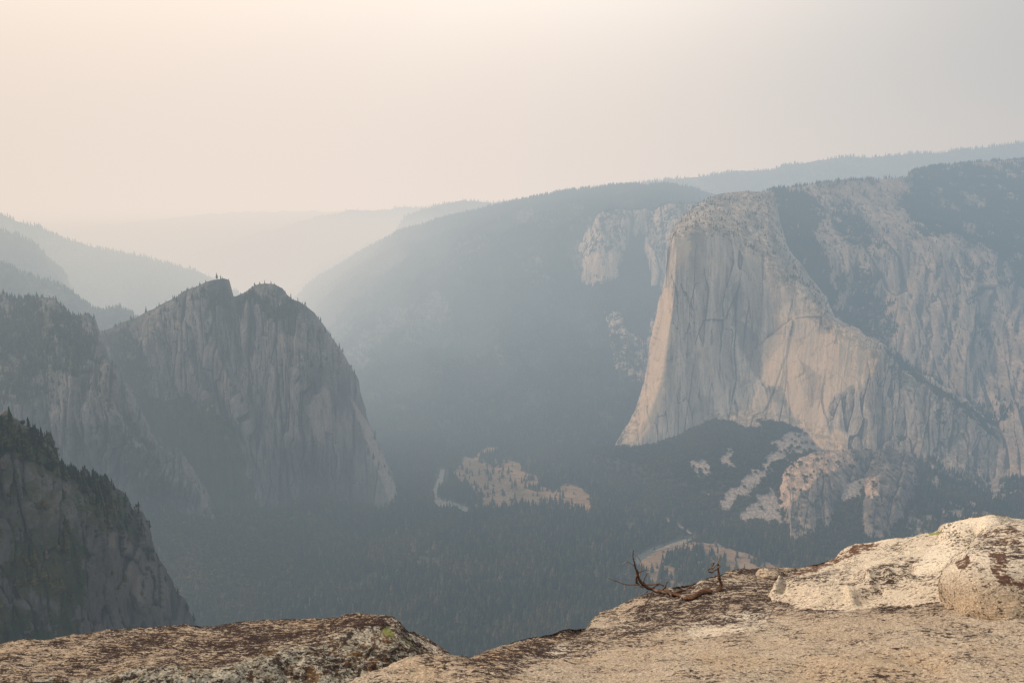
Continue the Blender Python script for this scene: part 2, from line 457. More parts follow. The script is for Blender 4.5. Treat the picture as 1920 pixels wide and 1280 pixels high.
def densH(P, nz):
    px, py = proj(P)
    r = 0
    for poly in ([(1060, 455), (1108, 455), (1112, 500), (1068, 490)], [(640, 660), (790, 560), (680, 690)], [(780, 580), (830, 545), (850, 600), (730, 660)], [(960, 400), (1060, 402), (970, 420)]):
        r = np.maximum(r, softpoly(P, poly, 14, 150))
    return 75 * (1 - .85 * r) * sstep(-.5, .0, fbm(P, (160, 160, 200), 4, off=1.7)) * sstep(1330, 1270, px)
scatter(G, densH, 'conifer', 18, 36, seed=21)

# the pale buttresses left of the big cliff
def bdisp(P, N):
    h1, e1_ = facets(P, 90, 300, 13); h2, e2_ = facets(P, 30, 90, 15)
    return P + N * (18 * fbm(P, (110, 110, 700), 3, ridged=True, off=3) + 8 * h1 + 4 * h2 - 3 * e1_)[:, None]
b0 = [(1085, 470, 4900), (1100, 440, 4850), (1125, 402, 4800), (1150, 396, 4800), (1190, 398, 4800), (1228, 398, 4800), (1240, 388, 4750), (1285, 386, 4700), (1330, 386, 4700)]
b1 = [(1080, 520, 4700), (1125, 480, 4560), (1165, 480, 4560), (1180, 480, 4800), (1205, 480, 4700), (1225, 478, 4520), (1290, 480, 4450), (1330, 480, 4450)]
b2 = [(1095, 550, 4620), (1135, 560, 4450), (1166, 565, 4430), (1178, 565, 4720), (1200, 565, 4650), (1212, 560, 4400), (1260, 560, 4350), (1330, 560, 4350)]
b3 = [(1140, 600, 4200), (1165, 598, 4150), (1176, 610, 4200), (1186, 640, 3980), (1205, 650, 3930), (1235, 650, 3900), (1330, 650, 3900)]
b4 = [(1160, 708, 3680), (1170, 714, 3650), (1185, 712, 3640), (1200, 716, 3630), (1215, 724, 3620), (1240, 740, 3600), (1330, 740, 3600)]
b5 = [(1160, 760, 3720), (1185, 762, 3700), (1215, 770, 3680), (1330, 780, 3650)]
G = sheet('b', [b0, b1, b2, b3, b4, b5], 330, 230, bdisp, back=(250, -60), wrapL=(400, 60, -20), yblur=3)
P = G.reshape(-1, 3); px, py = proj(P)
v = .28 + .3 * fbm(P, (90, 90, 160), 4, off=2) + .3 * sstep(590, 640, py) * sstep(1200, 1165, px) + .7 * sstep(705, 730, py) + .5 * softpoly(P, [(1168, 470), (1208, 470), (1204, 600), (1210, 640), (1172, 610)], 4)
dk = .95 * softpoly(P, [(1168, 470), (1209, 440), (1206, 600), (1200, 640), (1172, 610)], 3)  # recess between the buttresses, its shade put into the rock colour
pk = .5 * softpoly(P, [(1090, 480), (1165, 470), (1163, 590), (1100, 550)], 6) + .5 * softpoly(P, [(1212, 560), (1240, 560), (1240, 640), (1212, 640)], 6)
tag(build_sheet('b', G, GREY, {'veg': v, 'pink': pk, 'dark': dk}, 'cliff'), kind='structure')
scatter(G, lambda P, nz: 90 * sstep(.2, .6, nz) * sstep(-.2, .2, fbm(P, (80, 80, 80), 3)), 'conifer', 12, 26, seed=22)

# ------------------------------------------------------------------ right: the plateau, gully and eastern walls
e0 = [(1425, 362, 4300), (1440, 357, 4200), (1500, 350, 4200), (1560, 341, 4250), (1620, 338, 4300), (1697, 333, 4350), (1712, 322, 4500), (1760, 313, 4600), (1850, 303, 4600), (1960, 298, 4600), (2200, 288, 4600)]
e1 = [(1430, 400, 4000), (1500, 400, 4000), (1560, 400, 4020), (1640, 400, 4050), (1700, 400, 4050), (1780, 400, 4150), (1960, 400, 4150), (2200, 400, 4150)]
e2 = [(1440, 460, 3780), (1520, 470, 3700), (1580, 480, 3700), (1640, 470, 3720), (1700, 455, 3780), (1760, 448, 3820), (1850, 470, 3820), (1920, 500, 3800), (2000, 500, 3800), (2200, 500, 3800)]
e3 = [(1470, 540, 3650), (1540, 560, 3600), (1570, 590, 3480), (1620, 560, 3560), (1680, 540, 3600), (1760, 500, 3680), (1850, 520, 3680), (1910, 560, 3700), (2000, 550, 3680), (2200, 550, 3650)]
e4 = [(1500, 640, 3480), (1560, 640, 3430), (1620, 660, 3320), (1660, 650, 3360), (1720, 640, 3380), (1800, 620, 3420), (1880, 630, 3400), (1960, 620, 3350), (2200, 620, 3300)]
e5 = [(1540, 740, 3300), (1620, 740, 3220), (1700, 740, 3140), (1780, 740, 3130), (1860, 730, 3120), (1960, 720, 3080), (2200, 720, 3030)]
e6 = [(1560, 850, 2950), (1640, 850, 2880), (1740, 850, 2850), (1800, 870, 2790), (1850, 900, 2720), (1900, 870, 2740), (1960, 855, 2720), (2200, 850, 2700)]
e7 = [Z(1560, 940, 60), Z(1640, 950, 60), Z(1740, 960, 50), Z(1820, 975, 40), Z(1960, 960, 50), Z(2200, 960, 50)]
e8 = [Z(1560, 1040, -20), Z(1700, 1070, -20), Z(1820, 1080, -20), Z(1960, 1070, -20), Z(2200, 1060, -20)]
GUL = [(1445, 352), (1500, 358), (1540, 380), (1545, 410), (1530, 440), (1545, 470), (1560, 510), (1572, 545), (1572, 592), (1600, 560), (1640, 545), (1650, 580), (1625, 610), (1660, 650), (1720, 700), (1790, 745), (1720, 715), (1650, 668), (1600, 620), (1565, 600), (1545, 560), (1510, 520), (1470, 470), (1440, 430), (1440, 380)]
EV = [(GUL, 1.0),
      ([(1560, 385), (1590, 380), (1610, 400), (1640, 440), (1620, 460), (1580, 450), (1560, 420)], .7),
      ([(1500, 345), (1700, 330), (1712, 318), (1700, 332), (1620, 344), (1560, 352)], .6),
      ([(1712, 318), (2300, 280), (2300, 560), (1960, 560), (1915, 545), (1890, 500), (1850, 475), (1810, 455), (1770, 440), (1740, 450), (1720, 430), (1700, 400), (1690, 380), (1710, 350)], .95),
      ([(1600, 490), (1660, 520), (1640, 545), (1590, 570), (1575, 545)], .7),
      ([(1620, 468), (1660, 450), (1665, 470), (1635, 482)], .7),
      ([(1640, 550), (1680, 560), (1680, 620), (1660, 655), (1625, 600)], .6),
      ([(1800, 480), (1830, 500), (1850, 540), (1830, 590), (1810, 560), (1812, 520)], .55),
      ([(1860, 490), (1895, 520), (1905, 560), (1880, 575), (1850, 545)], .4),
      ([(1820, 600), (1850, 590), (1870, 640), (1850, 680), (1830, 650)], .5),
      ([(1660, 650), (1700, 680), (1760, 715), (1820, 750), (1880, 800), (1900, 830), (1860, 812), (1780, 752), (1700, 700)], .8), ([(1860, 740), (1920, 760), (1960, 850), (1880, 850)], .45),
      ([(1680, 840), (1740, 830), (1800, 880), (1850, 890), (1860, 940), (1960, 850), (2300, 850), (2300, 1100), (1400, 1100), (1640, 960), (1680, 900)], 1.0),
      ([(1840, 760), (1880, 780), (1900, 830), (1860, 820)], .6)]
EBARE = [([(1800, 355), (1850, 370), (1850, 395), (1810, 385)], .6), ([(1750, 370), (1790, 378), (1810, 400), (1770, 392)], .6),
         ([(1805, 415), (1835, 420), (1830, 440), (1800, 435)], .7), ([(1870, 310), (1920, 318), (1930, 345), (1890, 335)], .35),
         ([(1860, 905), (1868, 900), (1872, 935), (1864, 950)], .5), ([(1720, 840), (1760, 820), (1800, 850), (1840, 900), (1800, 910), (1740, 880)], .6), ([(1860, 800), (1920, 780), (1925, 850), (1880, 870)], .5)]
def edisp(P, N):
    px, py = proj(P)
    cliff = sstep(430, 520, py) * sstep(930, 860, py)
    d = cliff * (50 * (fbm(flatten_wall(P), (150, 150, 600), 3, .5, ridged=True, off=4) - .2))
    h1, e1_ = facets(P, 120, 420, 3, lean=.3); h2, e2_ = facets(P, 42, 150, 5, lean=.3)
    d += cliff * (15 * h1 + 6 * h2 - 3 * e1_ - 1.5 * e2_ + 3 * fbm(flatten_wall(P), (18, 18, 160), 3, .6, ridged=True, off=6))
    d += (1 - cliff) * sstep(1000, 930, py) * 12 * fbm(P, (120, 120, 120), 5, .55, ridged=True, off=9)
    d += 2 * fbm(P, (12, 12, 40), 3, .6, off=2)
    d = d * sstep(-5, 40, py - np.interp(px, [q[0] for q in e0], [q[1] for q in e0]))
    return P + N * d[:, None]
G = sheet('e', [e0, e1, e2, e3, e4, e5, e6, e7, e8], 620, 620, edisp, back=(900, -60), yblur=25)
P = G.reshape(-1, 3)
def vegE(P):
    v = np.zeros(len(P))
    for poly, w in EV: v = np.maximum(v, w * softpoly(P, poly, 19, 110))
    v = v * (1 - .75 * sstep(.08, .3, fbm(P, (75, 75, 75), 4, .6, off=61)))
    for poly, w in EBARE: v = v - w * softpoly(P, poly, 9, 60)
    return np.clip(v, 0, 1)
v0 = vegE(P)
px, py = proj(P)
speck = sstep(.0, .35, fbm(P, (28, 28, 28), 4, .6, off=12))
v = np.clip(sstep(.3, 1, v0) * .85 + .1 + .4 * fbm(P, (110, 110, 90), 5, .65, off=5) + .35 * fbm(P, (90, 90, 90), 5, .65, off=32) * (v0 > .2), 0, 1)
pk = .35 * softpoly(P, [(1640, 560), (1700, 560), (1720, 640), (1700, 680), (1660, 660)], 8) + .2 * sstep(.1, .5, fbm(P, (150, 150, 150), 3, off=15))
tag(build_sheet('e', G, EAST, {'veg': v, 'pink': pk, 'dark': v * 0 + .12}, 'cliff'), kind='structure')
def densE(P, nz):
    v = vegE(P); px, py = proj(P)
    top = sstep(560, 430, py)
    br = fbm(P, (90, 90, 90), 5, .65, off=32)
    return 130 * sstep(.1, .85, v + .5 * br) + (1 - v) * (13 * top * sstep(-.1, .25, br) + 9 * sstep(.12, .3, br) * sstep(.35, .7, nz))
scatter(G, densE, 'conifer', 14, 30, seed=31)

# ------------------------------------------------------------------ the great cliff (front sheet, with its bare dome)
c0 = [(1255, 442, 3500), (1262, 426, 3620), (1290, 396, 3720), (1320, 376, 3800), (1350, 363, 3860), (1400, 358, 3900), (1450, 361, 3900), (1464, 420, 3780), (1480, 468, 3640), (1515, 518, 3520), (1550, 568, 3420), (1565, 597, 3350), (1600, 612, 3250), (1640, 640, 3180), (1680, 680, 3120), (1740, 716, 3060), (1800, 756, 3020), (1850, 792, 2990), (1960, 870, 2960)]
c1 = [(1253, 460, 3400), (1272, 430, 3400), (1300, 415, 3430), (1360, 405, 3520), (1400, 410, 3560), (1440, 440, 3480), (1465, 480, 3420), (1500, 524, 3330), (1540, 572, 3260), (1562, 602, 3200), (1600, 622, 3130), (1650, 660, 3090), (1720, 720, 3010), (1790, 762, 2980), (1960, 874, 2940)]
c2 = [(1249, 480, 3330), (1262, 450, 3215), (1300, 441, 3240), (1340, 442, 3290), (1380, 455, 3330), (1420, 482, 3310), (1460, 510, 3250), (1510, 548, 3170), (1550, 596, 3110), (1580, 615, 3060), (1640, 658, 3020), (1720, 730, 2960), (1800, 775, 2930), (1960, 878, 2900)]
c3 = [(1240, 555, 3360), (1262, 545, 3160), (1300, 545, 3190), (1350, 550, 3240), (1400, 560, 3250), (1440, 572, 3190), (1480, 585, 3120), (1530, 610, 3060), (1580, 640, 3000), (1640, 680, 2960), (1720, 745, 2910), (1800, 790, 2890), (1960, 880, 2870)]
c4_ = [(1228, 625, 3330), (1252, 630, 3110), (1300, 630, 3140), (1350, 640, 3190), (1400, 650, 3200), (1440, 655, 3130), (1500, 665, 3050), (1560, 680, 2980), (1640, 715, 2930), (1720, 765, 2880), (1800, 805, 2870), (1960, 885, 2850)]
c5 = [(1210, 710, 3230), (1238, 715, 3050), (1290, 720, 3070), (1350, 720, 3110), (1400, 725, 3110), (1450, 725, 3040), (1510, 735, 2970), (1570, 750, 2910), (1640, 770, 2870), (1720, 800, 2840), (1800, 830, 2830), (1960, 890, 2820)]
c6 = [(1184, 788, 3080), (1210, 790, 2990), (1270, 785, 3010), (1340, 765, 3060), (1400, 770, 3050), (1450, 770, 2990), (1510, 785, 2920), (1570, 800, 2860), (1640, 815, 2820), (1720, 830, 2800), (1800, 850, 2790), (1960, 895, 2780)]
c7 = [(1160, 834, 2985), (1200, 836, 2950), (1260, 825, 2975), (1300, 806, 3000), (1340, 790, 3010), (1400, 803, 2965), (1430, 795, 2950), (1500, 808, 2900), (1540, 842, 2820), (1600, 875, 2760), (1680, 880, 2740), (1760, 890, 2720), (1850, 900, 2700), (1960, 915, 2690)]
c8 = [(x, y + 60, Y - 25) for x, y, Y in c7]
def cdisp(P, N):
    px, py = proj(P)
    face = sstep(430, 480, py)
    east = sstep(1560, 1660, px + .3 * (py - 700))
    h1, e1_ = facets(P, 150, 520, 7, lean=-.05); h2, e2_ = facets(P, 48, 190, 9, lean=.05); h3, e3_ = facets(P, 20, 60, 11)
    mm = sstep(-.15, .25, fbm(P, (260, 260, 300), 3, off=44))
    d = face * (10 * (fbm(P, (160, 160, 1100), 3, .5, ridged=True, off=14) - .2) + 7 * h1 + (2 + 4 * mm) * h2 + 2.2 * mm * h3 - 2.5 * e1_ - 2 * mm * e2_)
    d += face * (2.2 * (fbm(flatten_wall(P), (22, 22, 420), 3, .6, ridged=True, off=18)))
    d += east * (36 * (fbm(flatten_wall(P), (170, 170, 600), 3, .5, ridged=True, off=24) - .2) + 8 * h2 + 3 * h3 - 4 * e2_)
    d += (1 - face) * (7 * fbm(P, (60, 60, 60), 4, .6, off=20))
    return P + N * d[:, None]
G = sheet('c', [c0, c1, c2, c3, c4_, c5, c6, c7, c8], 640, 760, cdisp, back=(260, -120), wrapL=(520, 90, -20), yblur=9)
P = G.reshape(-1, 3); px, py = proj(P)
dome = softpoly(P, [(1200, 300), (1460, 300), (1500, 500), (1570, 590), (1530, 590), (1480, 540), (1430, 492), (1380, 462), (1330, 448), (1250, 448)], 5)
speckd = sstep(.02, .3, fbm(P, (26, 26, 26), 4, .65, off=12))
PINKS = [([(1262, 455), (1296, 450), (1290, 495), (1268, 505)], .7), ([(1225, 540), (1262, 540), (1255, 640), (1240, 760), (1200, 830), (1165, 834), (1190, 780), (1215, 700)], .8),  # pinker rock, partly the sunlight on these faces put into the colour
         ([(1395, 745), (1450, 740), (1460, 790), (1400, 800), (1345, 790)], .35),
         ([(1425, 640), (1470, 620), (1500, 640), (1530, 620), (1600, 610), (1645, 640), (1640, 690), (1610, 745), (1600, 720), (1560, 745), (1550, 850), (1500, 800), (1470, 740), (1430, 715)], .95),
         ([(1545, 830), (1570, 800), (1590, 820), (1580, 860), (1550, 850)], 1.0), ([(1450, 590), (1560, 590), (1560, 630), (1450, 640)], .35)]
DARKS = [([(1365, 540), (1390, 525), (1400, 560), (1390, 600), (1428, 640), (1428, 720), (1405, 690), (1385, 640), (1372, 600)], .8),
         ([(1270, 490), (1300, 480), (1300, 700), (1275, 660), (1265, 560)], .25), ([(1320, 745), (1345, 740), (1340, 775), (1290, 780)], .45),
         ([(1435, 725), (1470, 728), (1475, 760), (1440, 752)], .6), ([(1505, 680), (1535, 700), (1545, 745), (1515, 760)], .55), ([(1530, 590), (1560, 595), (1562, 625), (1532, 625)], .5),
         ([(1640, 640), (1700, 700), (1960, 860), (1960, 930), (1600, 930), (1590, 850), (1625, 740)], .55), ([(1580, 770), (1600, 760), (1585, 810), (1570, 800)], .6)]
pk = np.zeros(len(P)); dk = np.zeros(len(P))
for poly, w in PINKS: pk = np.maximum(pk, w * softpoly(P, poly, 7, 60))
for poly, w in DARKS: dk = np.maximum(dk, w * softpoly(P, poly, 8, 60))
v = .05 + dome * (.33 * speckd) + .2 * sstep(1620, 1700, px) + .25 * sstep(0, .35, fbm(P, (110, 110, 90), 4, .6, off=5)) * sstep(1620, 1700, px)
v += (.42 + .6 * fbm(P, (50, 50, 50), 3, off=3)) * softpoly(P, [(1650, 652), (1665, 655), (1740, 712), (1830, 770), (1880, 820), (1870, 826), (1800, 768), (1730, 722)], 9)
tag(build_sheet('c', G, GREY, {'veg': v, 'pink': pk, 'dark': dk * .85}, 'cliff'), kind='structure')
domepoly = [(1200, 300), (1460, 300), (1500, 500), (1570, 590), (1530, 590), (1480, 540), (1430, 492), (1380, 462), (1330, 448), (1250, 448)]
def densC(P, nz):
    d = softpoly(P, domepoly, 5)
    px, py = proj(P)
    return 60 * d * sstep(-.05, .3, fbm(P, (50, 50, 50), 4, .6, off=41)) + 70 * softpoly(P, [(1650, 652), (1665, 655), (1740, 712), (1830, 770), (1880, 820), (1870, 826), (1800, 768), (1730, 722)], 5)
scatter(G, densC, 'conifer', 9, 20, seed=41)

# talus apron under it
t0 = [(1100, 842, 3080), (1130, 842, 3010), (1160, 836, 2990), (1200, 835, 2990), (1260, 823, 3000), (1300, 803, 3020), (1340, 784, 3040), (1375, 794, 2990), (1400, 800, 2990), (1430, 787, 2980), (1500, 802, 2930), (1540, 838, 2850), (1600, 860, 2800), (1700, 856, 2780)]
t1 = [Z(1100, 852, 30), Z(1160, 860, 75), Z(1240, 870, 95), Z(1340, 875, 125), Z(1400, 880, 130), Z(1500, 890, 130), Z(1600, 905, 110), Z(1700, 905, 90)]
t2 = [Z(1100, 870, 8), Z(1160, 890, 20), Z(1240, 915, 35), Z(1340, 935, 50), Z(1400, 945, 55), Z(1500, 960, 55), Z(1600, 975, 45), Z(1700, 975, 40)]
t3 = [Z(1100, 890, -8), Z(1160, 920, -8), Z(1240, 960, -8), Z(1340, 990, -8), Z(1400, 1010, -8), Z(1500, 1040, -8), Z(1600, 1050, -8), Z(1700, 1050, -8)]
def tdisp(P, N):
    return P + N * (12 * fbm(P, (120, 120, 120), 4, .5, off=51) + 3 * fbm(P, (16, 16, 16), 4, .6, off=52))[:, None] * 1.0
G = sheet('t', [t0, t1, t2, t3], 300, 420, tdisp, back=(60, -60), yblur=9)
SCREE = [([(1350, 950), (1362, 925), (1400, 895), (1420, 880), (1448, 850), (1480, 835), (1500, 835), (1470, 860), (1440, 890), (1420, 915), (1395, 930), (1370, 945), (1360, 965)], 1),
         ([(1395, 960), (1420, 930), (1447, 915), (1460, 940), (1470, 985), (1445, 985), (1420, 975), (1380, 985)], 1),
         ([(1295, 870), (1310, 855), (1330, 868), (1335, 890), (1300, 895)], .7), ([(1345, 850), (1370, 835), (1382, 860), (1370, 880), (1350, 870)], .8),
         ([(1395, 800), (1420, 793), (1430, 795), (1410, 806)], .9), ([(1440, 825), (1490, 805), (1520, 810), (1560, 850), (1500, 850), (1460, 850)], .8),
         ([(1225, 835), (1245, 840), (1240, 855)], .35), ([(1300, 945), (1330, 920), (1340, 935)], .5), ([(1430, 815), (1442, 812), (1446, 826), (1432, 826)], .6), ([(1545, 850), (1650, 846), (1640, 900), (1610, 935), (1560, 940)], .8), ([(1130, 905), (1100, 892), (1120, 885), (1165, 905), (1160, 915)], .35)]
P = G.reshape(-1, 3)
def scree(P):
    s = np.zeros(len(P))
    for poly, w in SCREE: s = np.maximum(s, w * softpoly(P, poly, 11, 45))
    return s
sc_ = scree(P)
m, t, b = new_mat('talus_scree'); p = opos(t)
n1 = t.noise(t.mapping(p, (.12,) * 3), 1, 6, .75); n2 = t.noise(t.mapping(p, (.02,) * 3), 1, 5, .6)
rockc = t.mix(t.ramp(n1, .38, .62), c4(.17, .155, .145), c4(.40, .37, .35))
col = t.mix(t.ramp(t.math('ADD', t.attr('scree'), t.math('MULTIPLY', t.math('SUBTRACT', n2, .5), .8)), .35, .6), t.mix(n2, c4(.04, .045, .03), c4(.09, .085, .055)), rockc)
t.l.new(col, b.inputs['Base Color'])
bp = t.n.new('ShaderNodeBump'); bp.inputs['Distance'].default_value = 2.5; t.l.new(n1, bp.inputs['Height']); t.l.new(bp.outputs[0], b.inputs['Normal'])
TALUS = m
tag(build_sheet('t', G, TALUS, {'scree': sc_}, 'talus_slope'), kind='structure')
def densT(P, nz):
    s = scree(P); px, py = proj(P)
    return 135 * (1 - sstep(.05, .75, s + .5 * fbm(P, (45, 45, 45), 4, .6, off=56))) + 14 * s * sstep(.0, .25, fbm(P, (30, 30, 30), 3, off=55))
scatter(G, densT, 'oak', 11, 19, seed=51)
scatter(G, lambda P, nz: 16 * (1 - sstep(.15, .5, scree(P))), 'conifer', 14, 30, seed=52)

# the two rounded buttresses at its foot
def buttress(name, top, mid, low, off, pinkpoly, seed, colr=BUTT, dark=.2):
    def d(P, N):
        h1, e1_ = facets(P, 55, 130, int(off)); h2, e2_ = facets(P, 18, 50, int(off) + 1)
        q = 14 * (fbm(P, (90, 90, 320), 3, .5, ridged=True, off=off) - .2) + 8 * h1 + 3 * h2 - 2.5 * e1_ - e2_ + 1.2 * fbm(P, (8, 8, 20), 3, off=off)
        return P + N * q[:, None]
    G = sheet(name, [top, mid, low, [(x, y + 45, Y - 15) for x, y, Y in low]], 300, 240, d, back=(140, -40), wrapL=(160, 40, -20), wrapR=(220, -10, 0), yblur=5)
    P = G.reshape(-1, 3); px, py = proj(P)
    pk = softpoly(P, pinkpoly, 9, 50)
    v = .18 + .3 * fbm(P, (50, 50, 50), 4, off=off) + .3 * sstep(-.05, .4, fbm(P, (90, 90, 90), 3, off=off + 2))
    dk = dark + .3 * sstep(.0, .3, fbm(P, (70, 70, 120), 3, off=off + 3)) * (1 - pk)
    tag(build_sheet(name, G, colr, {'veg': v * (1 - .6 * pk), 'pink': .9 * pk, 'dark': dk * (1 - pk)}, 'cliff'), kind='structure')
    scatter(G, lambda P, nz: 60 * sstep(.45, .8, nz) * sstep(.05, .3, fbm(P, (40, 40, 40), 3, off=off)), 'oak', 6, 11, seed=seed)
buttress('d1',
    [(1454, 905, 2620), (1475, 872, 2600), (1500, 858, 2590), (1540, 848, 2600), (1590, 845, 2640), (1650, 850, 2700), (1680, 870, 2700)],
    [(1450, 930, 2480), (1480, 925, 2400), (1520, 925, 2390), (1560, 925, 2420), (1600, 925, 2480), (1640, 925, 2550), (1680, 925, 2600)],
    [(1464, 1018, 2290), (1485, 1030, 2225), (1520, 1034, 2215), (1545, 1010, 2260), (1575, 970, 2380), (1610, 960, 2450), (1640, 960, 2480)], 61,
    [(1446, 950), (1455, 890), (1500, 850), (1590, 842), (1600, 865), (1545, 890), (1500, 925), (1470, 960)], 61)
buttress('d2',
    [(1632, 870, 2660), (1640, 845, 2680), (1660, 838, 2700), (1690, 845, 2720), (1720, 860, 2760)],
    [(1606, 925, 2470), (1635, 925, 2380), (1665, 925, 2380), (1690, 925, 2430), (1720, 925, 2520)],
    [(1602, 1000, 2310), (1612, 1020, 2240), (1650, 1035, 2215), (1680, 1030, 2250), (1705, 1000, 2350)], 63,
    [(1610, 930), (1625, 900), (1650, 890), (1650, 930)], 63, dark=.45)
RELIEF = {}
# ------------------------------------------------------------------ left: the twin-topped rocks
a0 = [(185, 622, 2800), (215, 612, 2800), (232, 604, 2800), (250, 598, 2780), (270, 588, 2760), (290, 580, 2750), (310, 568, 2740), (330, 560, 2730), (345, 548, 2720), (360, 541, 2720), (375, 535, 2720), (388, 528, 2720), (400, 524, 2720), (420, 521, 2720), (430, 525, 2730), (433, 540, 2760), (435, 554, 2800), (440, 556, 2800), (450, 552, 2780), (460, 548, 2760), (470, 541, 2750), (480, 535, 2740), (497, 531, 2740), (515, 532, 2740), (530, 540, 2750), (538, 552, 2750), (548, 560, 2760), (560, 564, 2760), (575, 574, 2780), (590, 586, 2800), (600, 602, 2820)]
a1 = [(200, 690, 2700), (250, 660, 2650), (300, 640, 2600), (350, 630, 2590), (400, 620, 2600), (428, 615, 2620), (438, 615, 2680), (460, 610, 2640), (520, 605, 2600), (570, 610, 2620), (600, 618, 2680), (618, 628, 2780), (626, 640, 2860)]
a2 = [(230, 760, 2560), (300, 740, 2500), (350, 735, 2480), (375, 725, 2450), (400, 735, 2520), (430, 715, 2440), (450, 735, 2530), (500, 725, 2500), (560, 715, 2480), (600, 710, 2520), (640, 705, 2620), (660, 700, 2740), (667, 705, 2830)]
a3 = [(300, 860, 2400), (360, 850, 2380), (400, 850, 2360), (430, 830, 2350), (460, 850, 2400), (500, 840, 2400), (550, 830, 2380), (600, 820, 2440), (640, 815, 2500), (672, 805, 2600), (690, 800, 2740), (697, 805, 2800)]
a4 = [Z(340, 950, 110), Z(400, 950, 95), Z(450, 960, 85), Z(500, 965, 70), Z(560, 940, 75), Z(600, 915, 80), Z(640, 930, 50), Z(680, 948, 20), Z(710, 952, 8), Z(735, 952, 3), (750, 940, 2640), (753, 935, 2700)]
a5 = [Z(340, 1010, 60), Z(400, 1010, 55), Z(450, 1015, 45), Z(500, 1020, 35), Z(560, 1010, 15), Z(600, 1000, 0), Z(640, 985, -10), Z(680, 975, -25), Z(710, 972, -30), Z(735, 968, -30), Z(752, 960, -35), Z(757, 955, -35)]
def adisp(P, N):
    px, py = proj(P)
    k = sstep(1010, 940, py)
    h1, e1_ = facets(P, 60, 420, 17, warp=.10, lean=-.06); h2, e2_ = facets(P, 24, 130, 19, warp=.10, lean=-.06)
    d = 34 * (fbm(flatten_wall(P), (130, 130, 650), 4, .5, ridged=True, off=71) - .25) + 11 * h1 + 5 * h2 - 3 * e1_ - 1.5 * e2_ + 6 * fbm(flatten_wall(P), (15, 15, 170), 4, .6, ridged=True, off=77) + 1.5 * fbm(P, (9, 9, 30), 3, .6, off=73)
    smooth = sstep(560, 640, px - .12 * (py - 700))
    d = d * (1 - .62 * smooth) * (.12 + .88 * sstep(-4, 34, py - np.interp(px, [q[0] for q in a0], [q[1] for q in a0])))
    RELIEF['a'] = d
    return P + N * (d * k)[:, None]
G = sheet('a', [a0, a1, a2, a3, a4, a5], 560, 640, adisp, back=(260, -90), wrapR=(450, -80, -30), yblur=7)
P = G.reshape(-1, 3); px, py = proj(P)
AV = [([(300, 860), (380, 770), (420, 780), (450, 830), (480, 940), (560, 1010), (400, 1010), (300, 1000)], .75), ([(240, 740), (330, 740), (420, 770), (380, 840), (330, 850), (270, 820)], .6),
      ([(440, 560), (540, 560), (560, 575), (480, 590), (440, 580)], .5), ([(185, 615), (240, 610), (300, 700), (240, 760)], .5), ([(340, 545), (430, 520), (430, 560), (350, 590)], .3),
      ([(560, 900), (620, 915), (690, 960), (600, 1000), (520, 980)], .6)]
def vegA(P):
    v = np.zeros(len(P))
    for poly, w in AV: v = np.maximum(v, w * softpoly(P, poly, 26, 120))
    return v
va = vegA(P)
pk = .8 * softpoly(P, [(580, 750), (615, 720), (625, 800), (600, 830), (582, 810)], 8) + 1.0 * softpoly(P, [(655, 740), (695, 800), (755, 945), (735, 950), (700, 860)], 5) + .45 * softpoly(P, [(510, 620), (580, 640), (590, 660), (530, 650)], 8)  # pink rock patches; on the right edge, weak sunlight put into the colour
v = np.clip(va * .8 + .2 + .45 * fbm(P, (70, 70, 70), 5, .65, off=75) + .32 * sstep(2, -20, RELIEF['a']), 0, 1) * (1 - .8 * np.clip(pk, 0, 1)) * (1 - .35 * sstep(560, 620, px))
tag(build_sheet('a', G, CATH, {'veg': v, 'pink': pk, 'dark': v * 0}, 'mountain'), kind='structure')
scatter(G, lambda P, nz: (150 * sstep(.25, .5, vegA(P) + .6 * fbm(P, (70, 70, 70), 5, .65, off=75)) + 7) * sstep(.3, .65, nz), 'conifer', 12, 28, seed=71)

# serrated ridge to their left
s0 = [(-160, 520, 2750), (-60, 540, 2700), (0, 553, 2650), (15, 556, 2640), (40, 562, 2620), (75, 560, 2600), (100, 562, 2590), (115, 576, 2570), (130, 590, 2560), (150, 592, 2550), (165, 588, 2540), (178, 600, 2530), (183, 620, 2520), (192, 660, 2490), (200, 668, 2480), (215, 690, 2470), (240, 722, 2450), (262, 772, 2420), (285, 820, 2400), (305, 850, 2390), (325, 835, 2370), (335, 838, 2360), (350, 860, 2350), (372, 895, 2340), (390, 925, 2330), (402, 948, 2320)]
s1 = [(-160, 640, 2450), (0, 640, 2380), (60, 640, 2350), (120, 650, 2330), (160, 660, 2320), (185, 690, 2260), (200, 690, 2250), (215, 720, 2330), (235, 760, 2320), (260, 800, 2300), (290, 850, 2310), (322, 860, 2240), (335, 860, 2260), (360, 900, 2280), (402, 955, 2300)]
s2 = [(-160, 780, 2150), (0, 780, 2130), (60, 780, 2120), (120, 780, 2110), (180, 790, 2080), (205, 790, 2070), (230, 830, 2130), (260, 860, 2130), (300, 890, 2150), (330, 900, 2140), (360, 920, 2200), (400, 965, 2260)]
s3 = [Z(-160, 930, 240), Z(0, 930, 220), Z(100, 935, 200), Z(180, 940, 180), Z(250, 950, 160), Z(320, 955, 140), Z(360, 960, 125), Z(400, 975, 105)]
s4 = [Z(-160, 1080, 170), Z(0, 1080, 150), Z(100, 1080, 130), Z(200, 1080, 110), Z(300, 1060, 85), Z(400, 1040, 60)]
